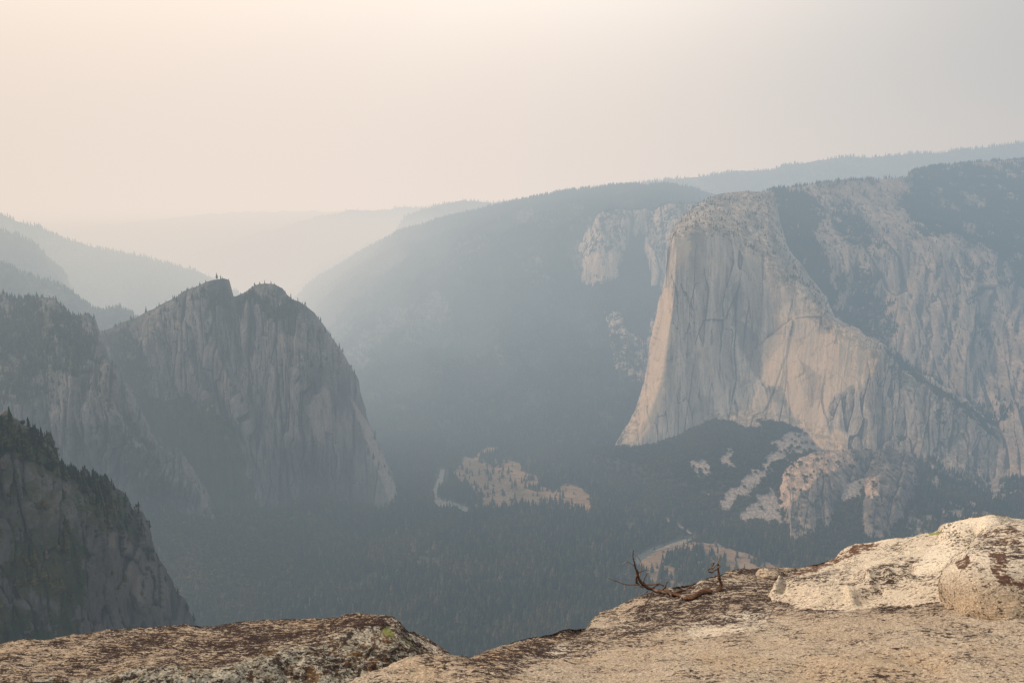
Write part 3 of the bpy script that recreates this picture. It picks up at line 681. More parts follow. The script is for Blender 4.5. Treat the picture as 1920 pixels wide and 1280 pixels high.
def sdisp(P, N):
    px, py = proj(P); k = sstep(1000, 930, py)
    h1, e1_ = facets(P, 54, 380, 21, warp=.10, lean=-.1); h2, e2_ = facets(P, 22, 120, 23, warp=.10, lean=-.1)
    d = 40 * (fbm(flatten_wall(P), (120, 120, 520), 4, .5, ridged=True, off=81) - .2) + 11 * h1 + 5 * h2 - 3 * e1_ - 1.5 * e2_ + 7 * fbm(flatten_wall(P), (15, 15, 150), 4, .6, ridged=True, off=87) + 1.5 * fbm(P, (9, 9, 30), 3, .6, off=83)
    d = d * (.2 + .8 * sstep(-4, 30, py - np.interp(px, [q[0] for q in s0], [q[1] for q in s0])))
    RELIEF['s'] = d
    return P + N * (d * k)[:, None]
G = sheet('s', [s0, s1, s2, s3, s4], 480, 520, sdisp, back=(220, -160), yblur=7)
P = G.reshape(-1, 3)
SV = [([(-200, 560), (100, 570), (180, 620), (180, 680), (100, 700), (60, 760), (-200, 760)], .45), ([(190, 900), (100, 920), (260, 930), (400, 980), (400, 1100), (-200, 1100), (-200, 930)], .9), ([(200, 740), (250, 780), (300, 870), (340, 930), (250, 940), (230, 850)], .4)]
def vegS(P):
    v = np.zeros(len(P))
    for poly, w in SV: v = np.maximum(v, w * softpoly(P, poly, 26, 120))
    return v
v = np.clip(vegS(P) * .8 + .22 + .45 * fbm(P, (70, 70, 70), 5, .65, off=85) + .32 * sstep(2, -22, RELIEF['s']), 0, 1)
pk = .5 * softpoly(P, [(192, 690), (204, 690), (206, 760), (198, 770)], 3) + .6 * softpoly(P, [(325, 790), (345, 850), (400, 940), (385, 940), (345, 880)], 4)
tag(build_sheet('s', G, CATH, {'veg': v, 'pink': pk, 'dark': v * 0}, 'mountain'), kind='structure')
scatter(G, lambda P, nz: (150 * sstep(.25, .5, vegS(P) + .6 * fbm(P, (70, 70, 70), 5, .65, off=85)) + 9) * sstep(.3, .65, nz), 'conifer', 12, 28, seed=81)

# wooded apron between them and the valley floor
p0 = [Z(-200, 1000, 210), Z(0, 1000, 190), Z(200, 985, 165), Z(330, 975, 130), Z(420, 960, 105), Z(500, 965, 80), Z(600, 940, 70), Z(690, 955, 12), Z(760, 965, -6)]
p1 = [Z(-200, 1080, 140), Z(0, 1080, 125), Z(200, 1070, 110), Z(350, 1060, 75), Z(450, 1040, 55), Z(550, 1030, 30), Z(650, 1010, 10), Z(720, 1000, -5), Z(780, 990, -15)]
p2 = [Z(-200, 1200, 70), Z(0, 1200, 60), Z(200, 1200, 45), Z(350, 1180, 25), Z(480, 1140, 12), Z(600, 1090, -2), Z(700, 1050, -12), Z(800, 1020, -20)]
p3 = [Z(-200, 1400, -5), Z(0, 1400, -8), Z(200, 1380, -12), Z(400, 1330, -14), Z(540, 1220, -16), Z(640, 1130, -18), Z(740, 1070, -22), Z(820, 1030, -25)]
G = sheet('p', [p0, p1, p2, p3], 160, 240, lambda P, N: P + N * (7 * fbm(P, (150, 150, 150), 4, off=91))[:, None], back=(80, -30), yblur=9)
me_o = build_sheet('p', G, FLOORM, None, 'wooded_slope'); tag(me_o, kind='structure')
YEL = [(290, 990), (380, 970), (470, 1000), (540, 1050), (620, 1100), (560, 1130), (430, 1110), (340, 1090)]
scatter(G, lambda P, nz: 100 * (1 - .8 * softpoly(P, YEL, 14, 60)), 'conifer', 14, 32, seed=91)
scatter(G, lambda P, nz: 30 + 110 * softpoly(P, YEL, 14, 60), 'oak', 10, 17, seed=92)

# near dark ridge, lower left
k0 = [(-220, 660, 780), (-80, 735, 800), (0, 788, 830), (20, 800, 840), (45, 817, 850), (75, 832, 860), (100, 857, 870), (130, 887, 890), (165, 905, 910), (200, 915, 930), (225, 935, 950), (242, 960, 970), (258, 985, 990), (275, 1012, 1010), (290, 1042, 1030), (310, 1077, 1050), (330, 1112, 1070), (350, 1162, 1090), (385, 1240, 1110), (420, 1330, 1120)]
k1 = [(-220, 800, 690), (-80, 850, 720), (0, 880, 740), (60, 890, 760), (110, 915, 780), (160, 945, 800), (200, 970, 830), (230, 1010, 870), (260, 1060, 910), (290, 1110, 950), (320, 1170, 990), (380, 1300, 1060), (410, 1380, 1080)]
k2 = [(-220, 1020, 640), (0, 1050, 670), (100, 1060, 700), (180, 1090, 740), (240, 1150, 800), (280, 1210, 860), (330, 1300, 930), (400, 1450, 1040)]
k3 = [(-220, 1350, 590), (0, 1370, 620), (100, 1380, 650), (200, 1400, 700), (280, 1450, 780), (400, 1600, 960)]
def kdisp(P, N):
    h1, e1_ = facets(P, 28, 130, 25, warp=.10); h2, e2_ = facets(P, 9, 36, 27, warp=.10)
    d = 15 * (fbm(flatten_wall(P), (75, 75, 260), 4, .55, ridged=True, off=101) - .25) + 6 * h1 + 3 * h2 + 3 * fbm(flatten_wall(P), (12, 12, 80), 3, .6, ridged=True, off=107) - 2 * e1_ - .8 * e2_ + .8 * fbm(P, (4, 4, 12), 3, .6, off=103)
    return P + N * d[:, None]
G = sheet('k', [k0, k1, k2, k3], 420, 420, kdisp, back=(120, -90), yblur=7)
P = G.reshape(-1, 3)
KV = [([(-300, 600), (0, 780), (100, 850), (200, 910), (240, 950), (180, 930), (90, 880), (0, 850), (-300, 780)], .9), ([(60, 1000), (140, 1010), (180, 1110), (120, 1160), (40, 1120), (0, 1060)], .5), ([(150, 910), (240, 950), (280, 1030), (240, 1010), (180, 980)], .5), ([(-50, 1110), (150, 1160), (200, 1240), (-50, 1240)], .5)]
def vegK(P):
    v = np.zeros(len(P))
    for poly, w in KV: v = np.maximum(v, w * softpoly(P, poly, 30, 45))
    return v
v = np.clip(vegK(P) * .8 + .3 + .6 * fbm(P, (30, 30, 30), 5, .65, off=105), 0, 1)
pk = .8 * softpoly(P, [(198, 975), (232, 975), (215, 1030), (205, 1020)], 5, 20) + .6 * softpoly(P, [(240, 1060), (258, 1040), (268, 1130), (245, 1110)], 5, 20) + .5 * softpoly(P, [(120, 905), (145, 908), (140, 925), (118, 915)], 3, 20)
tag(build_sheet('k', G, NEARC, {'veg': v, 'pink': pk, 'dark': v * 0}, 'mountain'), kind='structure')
NEARPTS = []
def densK(P, nz): return (230 * sstep(.3, .6, vegK(P) + .5 * fbm(P, (30, 30, 30), 5, .6, off=105)) + 45 * sstep(0, .25, fbm(P, (30, 30, 30), 5, .6, off=105)) + 8) * sstep(.12, .4, nz)
scatter(G, densK, 'conifer', 9, 20, seed=101)
POINTS['near'] = POINTS['conifer'].pop()
scatter(G, lambda P, nz: (160 * sstep(.3, .7, vegK(P)) + 90 * sstep(.0, .3, fbm(P, (25, 25, 25), 3))) * sstep(.15, .5, nz), 'oak', 4, 8, seed=102)

# ------------------------------------------------------------------ valley floor, one sheet to the horizon
n = 340
xs = np.concatenate([np.linspace(-40000, -4200, 24)[:-1], np.linspace(-4200, 4200, n), np.linspace(4200, 40000, 24)[1:]])
ys = np.concatenate([np.linspace(-6000, 700, 12)[:-1], np.linspace(700, 6000, n), np.linspace(6000, 60000, 30)[1:]])
X, Y = np.meshgrid(xs, ys)
Zf = 2.5 * fbm(np.stack([X, Y, X * 0], -1).reshape(-1, 3), (260, 260, 260), 3, off=111).reshape(X.shape) - 2.5
Gf = np.stack([X, Y, Zf], -1)
tag(build_sheet('f', Gf, FLOORM, None, 'ground'), kind='structure')

def flat(name, poly, z, mat, dens_=7.0, jit=9.0):
    """a level patch whose outline (photo pixels) is laid down on the valley floor and frayed"""
    pts = [at(x, y, Yz(x, y, z)) for x, y in poly]
    out = []
    m_ = len(pts)
    for k in range(m_):
        a, b_ = pts[k], pts[(k + 1) % m_]
        L = np.linalg.norm(b_ - a); q = max(1, int(L / dens_))
        for j in range(q): out.append(a + (b_ - a) * j / q)
    out = np.array(out)
    out[:, 0] += jit * fbm(out, 25, 3, off=5); out[:, 1] += 2 * jit * fbm(out, 25, 3, off=8)
    me = bpy.data.meshes.new(name); me.from_pydata([tuple(p) for p in out], [], [list(range(len(out)))]); me.update()
    nrm = me.polygons[0].normal
    if nrm.z < 0: me.flip_normals()
    o = link(name, me, mat, smooth=False); tag(o, kind='structure'); return o
MEAD1 = [(850, 888), (872, 855), (888, 860), (900, 845), (918, 838), (935, 838), (925, 855), (950, 862), (975, 868), (985, 885), (1005, 892), (1012, 910), (1030, 915), (1045, 940), (1005, 950), (970, 945), (930, 956), (885, 952), (900, 930), (880, 915), (858, 908)]
MEAD1B = [(1030, 930), (1060, 905), (1090, 915), (1112, 935), (1105, 962), (1060, 950), (1040, 945)]
MEAD2 = [(1196, 1046), (1215, 1034), (1245, 1024), (1272, 1018), (1300, 1016), (1340, 1018), (1365, 1028), (1400, 1038), (1440, 1052), (1462, 1070), (1530, 1110), (1400, 1140), (1300, 1130), (1225, 1100), (1205, 1070)]
flat('dry_meadow', MEAD1, 1.5, MEADM); flat('dry_meadow', MEAD1B, 1.2, MEADM); flat('dry_meadow', MEAD2, 1.5, MEADM)
flat('sandbar', [(812, 920), (822, 893), (828, 880), (830, 895), (822, 925), (820, 935), (835, 938), (850, 945), (845, 955), (825, 950), (812, 940)], 1.9, SANDM, 9, 6)
flat('river', [(826, 878), (834, 880), (830, 905), (824, 928), (836, 936), (862, 945), (880, 952), (890, 962), (870, 958), (845, 944), (818, 934), (818, 915)], 2.4, WATERM, 9, 2)
flat('river', [(1180, 1062), (1196, 1040), (1225, 1026), (1262, 1014), (1300, 1004), (1310, 1008), (1270, 1020), (1235, 1030), (1205, 1048), (1190, 1068)], 1.9, WATERM, 9, 2)
flat('sandbar', [(1222, 1034), (1250, 1022), (1285, 1010), (1300, 1010), (1275, 1022), (1240, 1030)], 2.6, SANDM, 9, 2)
flat('sandbar', [(1242, 972), (1252, 970), (1258, 978), (1246, 979)], 2.2, MEADM, 9, 2)
flat('road', [(1262, 978), (1270, 980), (1285, 990), (1298, 999), (1294, 1001), (1280, 992), (1264, 981)], 2.2, ROADM, 9, .6)
flat('road', [(1340, 1014), (1352, 1022), (1350, 1030), (1338, 1020)], 2.2, ROADM, 9, .6)
flat('road', [(1215, 1082), (1240, 1098), (1262, 1120), (1256, 1120), (1232, 1100), (1210, 1084)], 2.2, ROADM, 9, .6)
flat('sandbar', [(690, 775), (712, 778), (722, 800), (708, 800)], 3.0, SANDM, 12, 5)

OPEN = [MEAD1, MEAD1B, MEAD2,
        [(808, 955), (814, 905), (826, 874), (838, 880), (830, 925), (850, 938), (895, 950), (890, 965), (850, 958)],
        [(1170, 1068), (1196, 1036), (1262, 1010), (1302, 1000), (1312, 1010), (1240, 1034), (1200, 1066)],
        [(1238, 974), (1252, 967), (1300, 998), (1296, 1004), (1262, 984)], [(1205, 1080), (1240, 1094), (1268, 1122), (1250, 1124)]]
CLUMP = [[(820, 915), (850, 905), (880, 925), (850, 940), (828, 930)], [(905, 855), (935, 850), (950, 868), (930, 880), (905, 872)], [(1232, 1070), (1260, 1035), (1310, 1030), (1350, 1050), (1380, 1080), (1360, 1120), (1230, 1110)], [(1010, 900), (1030, 898), (1045, 915), (1020, 915)]]
def openm(P):
    px, py = proj(P); o = np.zeros(len(P), bool)
    for q in OPEN: o |= inpoly(px, py, q)
    for q in CLUMP: o &= ~inpoly(px, py, q)
    return o & (fbm(P, (55, 55, 55), 4, .65, off=7.7) < .32)
def densF(P, nz):
    px, py = proj(P)
    thin = sstep(-.55, .0, fbm(P, (130, 130, 130), 4, .6, off=121))
    west = softpoly(P, [(880, 870), (1000, 850), (1120, 900), (1110, 960), (1040, 900)], 10, 60)
    return np.where(openm(P), 9.0 * sstep(0, .25, fbm(P, (60, 60, 60), 3, off=3)), 105 * thin * (1 - .45 * west)) * sstep(5200, 4600, P[:, 1])
iF = scatter(Gf[11:11 + n, 23:23 + n - 1], densF, 'conifer', 17, 42, seed=121)

scatter(Gf[11:11 + n, 23:23 + n - 1], lambda P, nz: openm(P) * 26. * sstep(.05, .25, fbm(P, (40, 40, 40), 4, off=33)) * (P[:, 1] < 3600), 'oak', 5, 12, seed=122)

# ------------------------------------------------------------------ tree prototypes
def conifer_mesh(name, seed, tiers=11, wide=.19, lean=0.0, ragged=.35, bare=.12):
    r = random.Random(seed); V = []; Fc = []
    def quad(a, b_, c_, d):
        i = len(V); V.extend([a, b_, c_, d]); Fc.append((i, i + 1, i + 2, i + 3))
    # trunk
    k = 5; ring0 = [(math.cos(j * 2 * math.pi / k) * .016, math.sin(j * 2 * math.pi / k) * .016, -.03) for j in range(k)]
    top = (0, 0, .96)
    i0 = len(V); V.extend(ring0); V.append(top)
    for j in range(k): Fc.append((i0 + j, i0 + (j + 1) % k, i0 + k, i0 + k))
    for ti in range(tiers):
        h = bare + (1 - bare) * (ti / tiers) ** .92
        rad = wide * (1 - (h - bare) / (1 - bare)) ** .8 * (1 + ragged * (r.random() - .5)) + .008
        nb = 7 if ti < tiers * .7 else 5
        a0 = r.random() * 6.28
        for j in range(nb):
            if r.random() < .10: continue
            a = a0 + j * 6.283 / nb + (r.random() - .5) * .5
            L = rad * (1 + ragged * (r.random() - .6)); w = .5 * L * 6.283 / nb * (1.0 + r.random() * .5)
            dz = -.05 - .05 * r.random(); up = .10 * (1 - ti / tiers) + .055
            ca, sa = math.cos(a), math.sin(a)
            tip = (ca * L, sa * L, h + dz * .8)
            l = (ca * L * .62 - sa * w, sa * L * .62 + ca * w, h + dz - .005)
            rr = (ca * L * .62 + sa * w, sa * L * .62 - ca * w, h + dz - .005)
            quad((0, 0, h + up), l, tip, rr)
    for v in range(len(V)):
        x, y, z = V[v]; V[v] = (x + lean * z * z, y, z)
    me = bpy.data.meshes.new(name)
    me.from_pydata(V, [], [f if f[2] != f[3] else f[:3] for f in Fc]); me.update()
    me.materials.append(CONM); return me

def oak_mesh(name, seed, nleaf=110):
    r = random.Random(seed); V = []; Fc = []
    lob = [(r.uniform(-.28, .28), r.uniform(-.28, .28), r.uniform(.35, .72), r.uniform(.2, .34)) for _ in range(6)]
    for k in range(nleaf):
        cx, cy, cz, cr = r.choice(lob)
        while True:
            d = [r.gauss(0, 1) for _ in range(3)]; l = math.sqrt(sum(q * q for q in d))
            if l > .1: break
        d = [q / l for q in d]; rad = cr * (.72 + .35 * r.random())
        c = (cx + d[0] * rad, cy + d[1] * rad, cz + d[2] * rad * .8)
        s = .07 + .06 * r.random()
        u = [r.gauss(0, 1) for _ in range(3)]; w = [r.gauss(0, 1) for _ in range(3)]
        i = len(V)
        for a, b_ in ((-1, -1), (1, -.7), (.8, 1), (-.7, .9)):
            V.append(tuple(c[q] + s * .6 * (u[q] * a + w[q] * b_) for q in range(3)))
        Fc.append((i, i + 1, i + 2, i + 3))
    i = len(V)
    for j in range(5): V.append((math.cos(j * 1.2566) * .035, math.sin(j * 1.2566) * .035, -.05))
    for j in range(5): V.append((math.cos(j * 1.2566) * .02, math.sin(j * 1.2566) * .02, .5))
    for j in range(5): Fc.append((i + j, i + (j + 1) % 5, i + 5 + (j + 1) % 5, i + 5 + j))
    me = bpy.data.meshes.new(name); me.from_pydata(V, [], Fc); me.update(); me.materials.append(OAKM); return me

CONS = [conifer_mesh('conifer_a', 1), conifer_mesh('conifer_b', 2, 13, .15), conifer_mesh('conifer_c', 3, 9, .23, .03, .6, .2), conifer_mesh('conifer_d', 4, 12, .12, 0, .7, .3)]
OAKS = [oak_mesh('oak_a', 5), oak_mesh('oak_b', 6), oak_mesh('oak_c', 8)]

def forest(name, pts, protos, seed, flatten=1.0):
    r = np.random.default_rng(seed)
    pts = pts[r.permutation(len(pts))]
    me = bpy.data.meshes.new(name); me.vertices.add(len(pts))
    me.vertices.foreach_set('co', np.ascontiguousarray(pts[:, :3] - [0, 0, .3], np.float32).ravel())
    attr(me, 'tall', pts[:, 3]); attr(me, 'turn', r.random(len(pts)) * 6.283); attr(me, 'kindno', r.integers(0, len(protos), len(pts)))
    attr(me, 'girth', .8 + .45 * r.random(len(pts)))
    o = bpy.data.objects.new(name, me); COL.objects.link(o)
    ng = bpy.data.node_groups.new(name, 'GeometryNodeTree')
    ng.interface.new_socket('Geometry', in_out='INPUT', socket_type='NodeSocketGeometry')
    ng.interface.new_socket('Geometry', in_out='OUTPUT', socket_type='NodeSocketGeometry')
    gi = ng.nodes.new('NodeGroupInput'); go = ng.nodes.new('NodeGroupOutput'); L = ng.links
    def named(nm):
        q = ng.nodes.new('GeometryNodeInputNamedAttribute'); q.data_type = 'FLOAT'; q.inputs[0].default_value = nm; return q.outputs[0]
    tall, turn, kd, gr = named('tall'), named('turn'), named('kindno'), named('girth')
    rot = ng.nodes.new('ShaderNodeCombineXYZ'); L.new(turn, rot.inputs[2])
    g2 = ng.nodes.new('ShaderNodeMath'); g2.operation = 'MULTIPLY'; L.new(tall, g2.inputs[0]); L.new(gr, g2.inputs[1])
    sc = ng.nodes.new('ShaderNodeCombineXYZ'); L.new(g2.outputs[0], sc.inputs[0]); L.new(g2.outputs[0], sc.inputs[1]); L.new(tall, sc.inputs[2])
    jn = ng.nodes.new('GeometryNodeJoinGeometry')
    for k, pm in enumerate(protos):
        po = bpy.data.objects.new('tree_kind', pm)
        oi = ng.nodes.new('GeometryNodeObjectInfo'); oi.inputs['Object'].default_value = po; oi.inputs['As Instance'].default_value = True
        cp = ng.nodes.new('FunctionNodeCompare'); cp.data_type = 'FLOAT'; cp.operation = 'EQUAL'; L.new(kd, cp.inputs[0]); cp.inputs[1].default_value = float(k); cp.inputs[12].default_value = .1
        ip = ng.nodes.new('GeometryNodeInstanceOnPoints')
        L.new(gi.outputs[0], ip.inputs['Points']); L.new(cp.outputs[0], ip.inputs['Selection']); L.new(oi.outputs['Geometry'], ip.inputs['Instance'])
        L.new(rot.outputs[0], ip.inputs['Rotation']); L.new(sc.outputs[0], ip.inputs['Scale']); L.new(ip.outputs[0], jn.inputs[0])
    L.new(jn.outputs[0], go.inputs[0])
    md = o.modifiers.new('trees', 'NODES'); md.node_group = ng
    return o

# individual conifers: the trees that show largest (near ridge) and those standing alone in the meadows
near = POINTS['near']
px, py = proj(near[:, :3]); vis = (px > -40) & (px < 400) & (py < 1200)
# keep the ones on the crest line and the upper wooded flank, largest in the picture first
size = near[:, 3] / near[:, 1] * (1 + .0 * px)
crest = np.interp(px, [q[0] for q in k0], [q[1] for q in k0])
rank = np.where(vis & (py - crest < 75) & (py > crest - 20), size * (1 + .6 * (py - crest < 14)), 0)
order = np.argsort(-rank)[:230]; order = order[rank[order] > 0]
solo = near[order]; rest = np.delete(near, order, 0)
rr = np.random.default_rng(5)
def place_tree(p, label, group, k):
    o = bpy.data.objects.new('conifer_tree', CONS[k % 4]); COL.objects.link(o)
    o.location = (p[0], p[1], p[2] - .3); s = p[3]; g = s * rr.uniform(.85, 1.2)
    o.scale = (g, g, s); o.rotation_euler = (0, 0, rr.random() * 6.28)
    return tag(o, label, 'tree', group)
for k, p in enumerate(solo):
    x, y = proj(p[:3]); d = y - np.interp(x, [q[0] for q in k0], [q[1] for q in k0])
    place_tree(p, 'dark conifer standing up from the crest of the nearest dark ridge' if d < 12 else 'dark conifer growing on the wooded flank of the nearest dark ridge',
               'conifers along the crest of the near ridge' if d < 12 else 'conifers on the flank of the near ridge', k)
M1 = [(862, 892), (872, 905), (874, 885), (880, 900), (886, 892), (893, 920), (914, 890), (916, 905), (920, 900), (925, 925), (925, 888), (938, 876), (957, 902), (960, 915), (966, 912), (937, 905), (985, 915), (978, 905), (902, 952), (908, 958), (1000, 880), (1050, 938), (1054, 945), (1072, 945), (1030, 952)]
M2 = [(1242, 1085), (1250, 1080), (1258, 1084), (1266, 1075), (1274, 1084), (1282, 1076), (1290, 1072), (1297, 1062), (1303, 1078), (1240, 1070), (1313, 1068), (1316, 1082), (1324, 1074), (1262, 1058), (1254, 1056), (1290, 1085), (1330, 1042), (1334, 1040), (1380, 1072), (1340, 1086), (1352, 1078), (1298, 1045)]
for k, (x, y) in enumerate(M1):
    p = at(x, y, Yz(x, y, 1.0)); place_tree((*p, rr.uniform(26, 42)), 'tall dark conifer standing in the dry meadow beside the river bend', 'conifers in the meadow by the river bend', k)
for k, (x, y) in enumerate(M2):
    p = at(x, y, Yz(x, y, 1.0)); place_tree((*p, rr.uniform(26, 42)), 'tall dark conifer standing in the tan meadow behind the dead branch', 'conifers in the meadow behind the dead branch', k)

fo = forest('conifer_forest', np.concatenate(POINTS['conifer'] + [rest]), CONS, 1)
tag(fo, 'dark conifer forest covering the valley floor and the mountain slopes', 'forest', kind='stuff')
fo = forest('oak_undergrowth', np.concatenate(POINTS['oak']), OAKS, 2)
tag(fo, 'round leafy oaks and brush on the talus and lower slopes', 'brush', kind='stuff')
print('TREES', sum(len(q) for q in POINTS['conifer']), sum(len(q) for q in POINTS['oak']), len(solo))
# ------------------------------------------------------------------ foreground rock
def rock_mat(name):
    m, t, b = new_mat(name)
    tc = t.n.new('ShaderNodeTexCoord'); p = tc.outputs['Object']
    b.inputs['Roughness'].default_value = 1; b.inputs['Specular IOR Level'].default_value = .04
    lich, white, warm, face, rust = t.attr('lichen'), t.attr('pale'), t.attr('warm'), t.attr('face'), t.attr('stain')
    big = t.noise(t.mapping(p, (2.2, 2.2, 2.2)), 1, 5, .6)
    mid = t.noise(t.mapping(p, (11, 13, 13), (0, 0, .25)), 1, 6, .65)
    base = t.mix(t.ramp(big, .35, .68), c4(.50, .365, .245), c4(.62, .50, .37))
    base = t.mix(t.math('MULTIPLY', t.ramp(mid, .5, .7), .55), base, c4(.58, .39, .25))
    grain = t.noise(t.mapping(p, (260, 260, 260)), 1, 3, .7)
    base = t.mix(t.ramp(grain, .40, .62), t.mix(.38, base, c4(.16, .125, .10)), t.mix(.25, base, c4(.85, .80, .72)))
    base = t.mix(t.math('MULTIPLY', white, .7), base, t.mix(t.ramp(mid, .3, .7), c4(.62, .57, .49), c4(.78, .71, .58)))
    base = t.mix(t.math('MULTIPLY', warm, .6), base, c4(.60, .42, .25))
    # the shaded, lichen-grown face: grey-green crust
    base = t.mix(face, base, t.mix(t.ramp(t.noise(t.mapping(p, (19, 19, 19)), 1, 5, .7), .4, .6), c4(.38, .36, .29), c4(.60, .57, .48)))
    mot = t.noise(t.mapping(p, (75, 110, 110), (.2, .1, .1)), 1, 4, .8)
    base = t.mix(t.math('MULTIPLY', t.ramp(mot, .40, .52, .55, 0), t.math('SUBTRACT', 1.0, t.math('MULTIPLY', white, .75))), base, t.mix(.6, base, c4(.09, .06, .04)))
    base = t.mix(t.ramp(mot, .53, .62, 0, .6), base, c4(.88, .76, .60))
    # streaky purple-brown crust lichens along the foliation
    st = t.noise(t.mapping(p, (19, 60, 60), (.1, 0, .22)), 1, 8, .72, .5)
    st2 = t.noise(t.mapping(p, (52, 130, 130), (.1, 0, .22)), 1, 5, .75, .3)
    reg = t.noise(t.mapping(p, (4.2, 6.5, 6.5), (0, 0, .2)), 1, 5, .65)
    amt = t.math('ADD', t.math('MULTIPLY', lich, .06), t.math('MULTIPLY', t.math('SUBTRACT', reg, .5), .27))
    s = t.math('ADD', t.math('ADD', t.math('MULTIPLY', st, .55), t.math('MULTIPLY', st2, .45)), amt)
    mk = t.ramp(s, .553, .573)
    lcol = t.mix(t.ramp(st2, .4, .6), c4(.024, .016, .018), c4(.062, .042, .041))
    col = t.mix(t.math('MULTIPLY', mk, .97), base, lcol)
    # black specks everywhere
    sp = t.noise(t.mapping(p, (70, 95, 95), (0, .2, .3)), 1, 4, .75)
    reg2 = t.noise(t.mapping(p, (7, 7, 7)), 1, 4, .7)
    sk = t.ramp(t.math('ADD', sp, t.math('MULTIPLY', t.math('SUBTRACT', reg2, .5), .45)), .575, .63)
    col = t.mix(t.math('MULTIPLY', sk, .78), col, c4(.05, .045, .045))
    sp3 = t.noise(t.mapping(p, (120, 150, 150)), 1, 3, .8)
    col = t.mix(t.ramp(t.math('ADD', sp3, t.math('MULTIPLY', t.math('SUBTRACT', mid, .5), .3)), .57, .62, 0, .62), col, c4(.10, .075, .062))
    # dark round blotches and rust on the face
    v = t.voro(t.mapping(t.mix(.35, p, p), (1, 1, 1)), 26, 'F1')
    fn = t.noise(t.mapping(p, (30, 30, 30)), 1, 5, .75)
    blot = t.ramp(t.math('ADD', fn, t.math('MULTIPLY', t.math('SUBTRACT', big, .5), .5)), .50, .57)
    bcol = t.mix(t.ramp(t.noise(t.mapping(p, (9, 9, 9)), 1, 4, .6), .45, .6), c4(.045, .035, .032), c4(.15, .075, .03))
    col = t.mix(t.math('MULTIPLY', t.math('MULTIPLY', face, blot), .92), col, bcol)
    # solid chocolate patches
    rn = t.noise(t.mapping(p, (22, 34, 34), (0, 0, .3)), 1, 8, .75)
    rk = t.ramp(t.math('ADD', rust, t.math('MULTIPLY', t.math('SUBTRACT', rn, .5), 2.7)), .50, .62)
    col = t.mix(t.math('MULTIPLY', rk, .95), col, t.mix(grain, c4(.07, .035, .027), c4(.13, .07, .05)))
    # yellow-green map lichen
    gl = t.attr('green')
    col = t.mix(t.ramp(t.math('ADD', gl, t.math('MULTIPLY', t.math('SUBTRACT', fn, .5), 1.2)), .5, .6), col, c4(.24, .25, .10))
    t.l.new(col, b.inputs['Base Color'])
    bump = t.n.new('ShaderNodeBump'); bump.inputs['Distance'].default_value = .02; bump.inputs['Strength'].default_value = 1
    rough = t.math('SUBTRACT', 1.0, t.math('MULTIPLY', white, .6))
    h = t.math('ADD', t.math('MULTIPLY', st, .9), t.math('ADD', t.math('MULTIPLY', sp, .45), t.math('ADD', t.math('MULTIPLY', grain, .2), t.math('MULTIPLY', mot, .7))))
    h = t.math('ADD', t.math('MULTIPLY', h, rough), t.math('MULTIPLY', mk, -.05))
    t.l.new(h, bump.inputs['Height']); t.l.new(bump.outputs[0], b.inputs['Normal'])
    return m
ROCK = rock_mat('weathered_granite')

def near_sheet(name, rows, nr, nc, disp, **kw):
    f = lambda P, N: disp(P - CAM, N, P)
    return sheet(name, rows, nr, nc, f, **kw)
def build_near(G, attrs, objname, label=None, cat=None, kind=None):
    o = build_sheet(objname, G - CAM, ROCK, attrs, objname); o.location = CAM
    return tag(o, label, cat, kind=kind)
def nd(a1=.05, a2=.018, a3=.006, off=0., s1=.9):
    def f(Q, N, P):
        d = a1 * fbm(Q, (s1, s1, s1), 3, off=off) + a2 * fbm(Q, (.28, .16, .16), 4, .55, off=off + 2) + a3 * fbm(Q, (.07, .03, .03), 4, .65, off=off + 4)
        d += a3 * .55 * fbm(Q, (.02, .011, .011), 2, .6, off=off + 6)
        return P + N * d[:, None]
    return f
def npoly(P, poly, jit=6, cell=.15): return softpoly(P, poly, jit, cell)

# main ledge: from behind the left slab to under the boulders on the right
L_SK = [(470, 1400, 2.55), (560, 1330, 2.6), (620, 1288, 2.68), (680, 1263, 2.78), (720, 1253, 2.84), (760, 1239, 2.9), (800, 1229, 2.95), (840, 1226, 3.0), (862, 1228, 3.05), (885, 1230, 3.15),
        (905, 1219, 3.3), (930, 1209, 3.4), (970, 1196, 3.5), (1000, 1190, 3.55), (1030, 1184, 3.6), (1060, 1175, 3.7), (1085, 1175, 3.8), (1098, 1177, 3.9), (1108, 1164, 4.0), (1120, 1152, 4.05), (1135, 1144, 4.1), (1160, 1137, 4.15), (1175, 1130, 4.2),
        (1190, 1124, 4.25), (1215, 1112, 4.3), (1230, 1106, 4.35), (1260, 1097, 4.4), (1290, 1095, 4.5), (1305, 1090, 4.55), (1325, 1082, 4.6), (1345, 1076, 4.7), (1370, 1072, 4.8), (1400, 1074, 4.9), (1440, 1074, 5.0), (1480, 1076, 5.0), (1560, 1076, 5.0), (1700, 1060, 5.0), (2000, 1040, 5.0), (2350, 1020, 5.0)]
l1 = [(430, 1480, 2.4), (620, 1330, 2.5), (760, 1262, 2.72), (860, 1245, 2.85), (960, 1222, 3.15), (1060, 1198, 3.45), (1120, 1178, 3.7), (1220, 1145, 3.95), (1320, 1120, 4.15), (1400, 1105, 4.3), (1500, 1100, 4.35), (1700, 1090, 4.3), (2350, 1060, 4.3)]
l2 = [(400, 1560, 2.3), (620, 1400, 2.35), (780, 1310, 2.5), (900, 1275, 2.65), (1000, 1250, 2.85), (1100, 1222, 3.1), (1220, 1190, 3.4), (1340, 1165, 3.6), (1450, 1150, 3.7), (1600, 1135, 3.7), (1760, 1130, 3.6), (2350, 1120, 3.5)]
l3 = [(400, 1700, 2.1), (700, 1450, 2.15), (900, 1340, 2.35), (1100, 1285, 2.6), (1300, 1240, 2.85), (1500, 1205, 3.05), (1700, 1190, 3.05), (1850, 1185, 3.0), (2350, 1180, 2.9)]
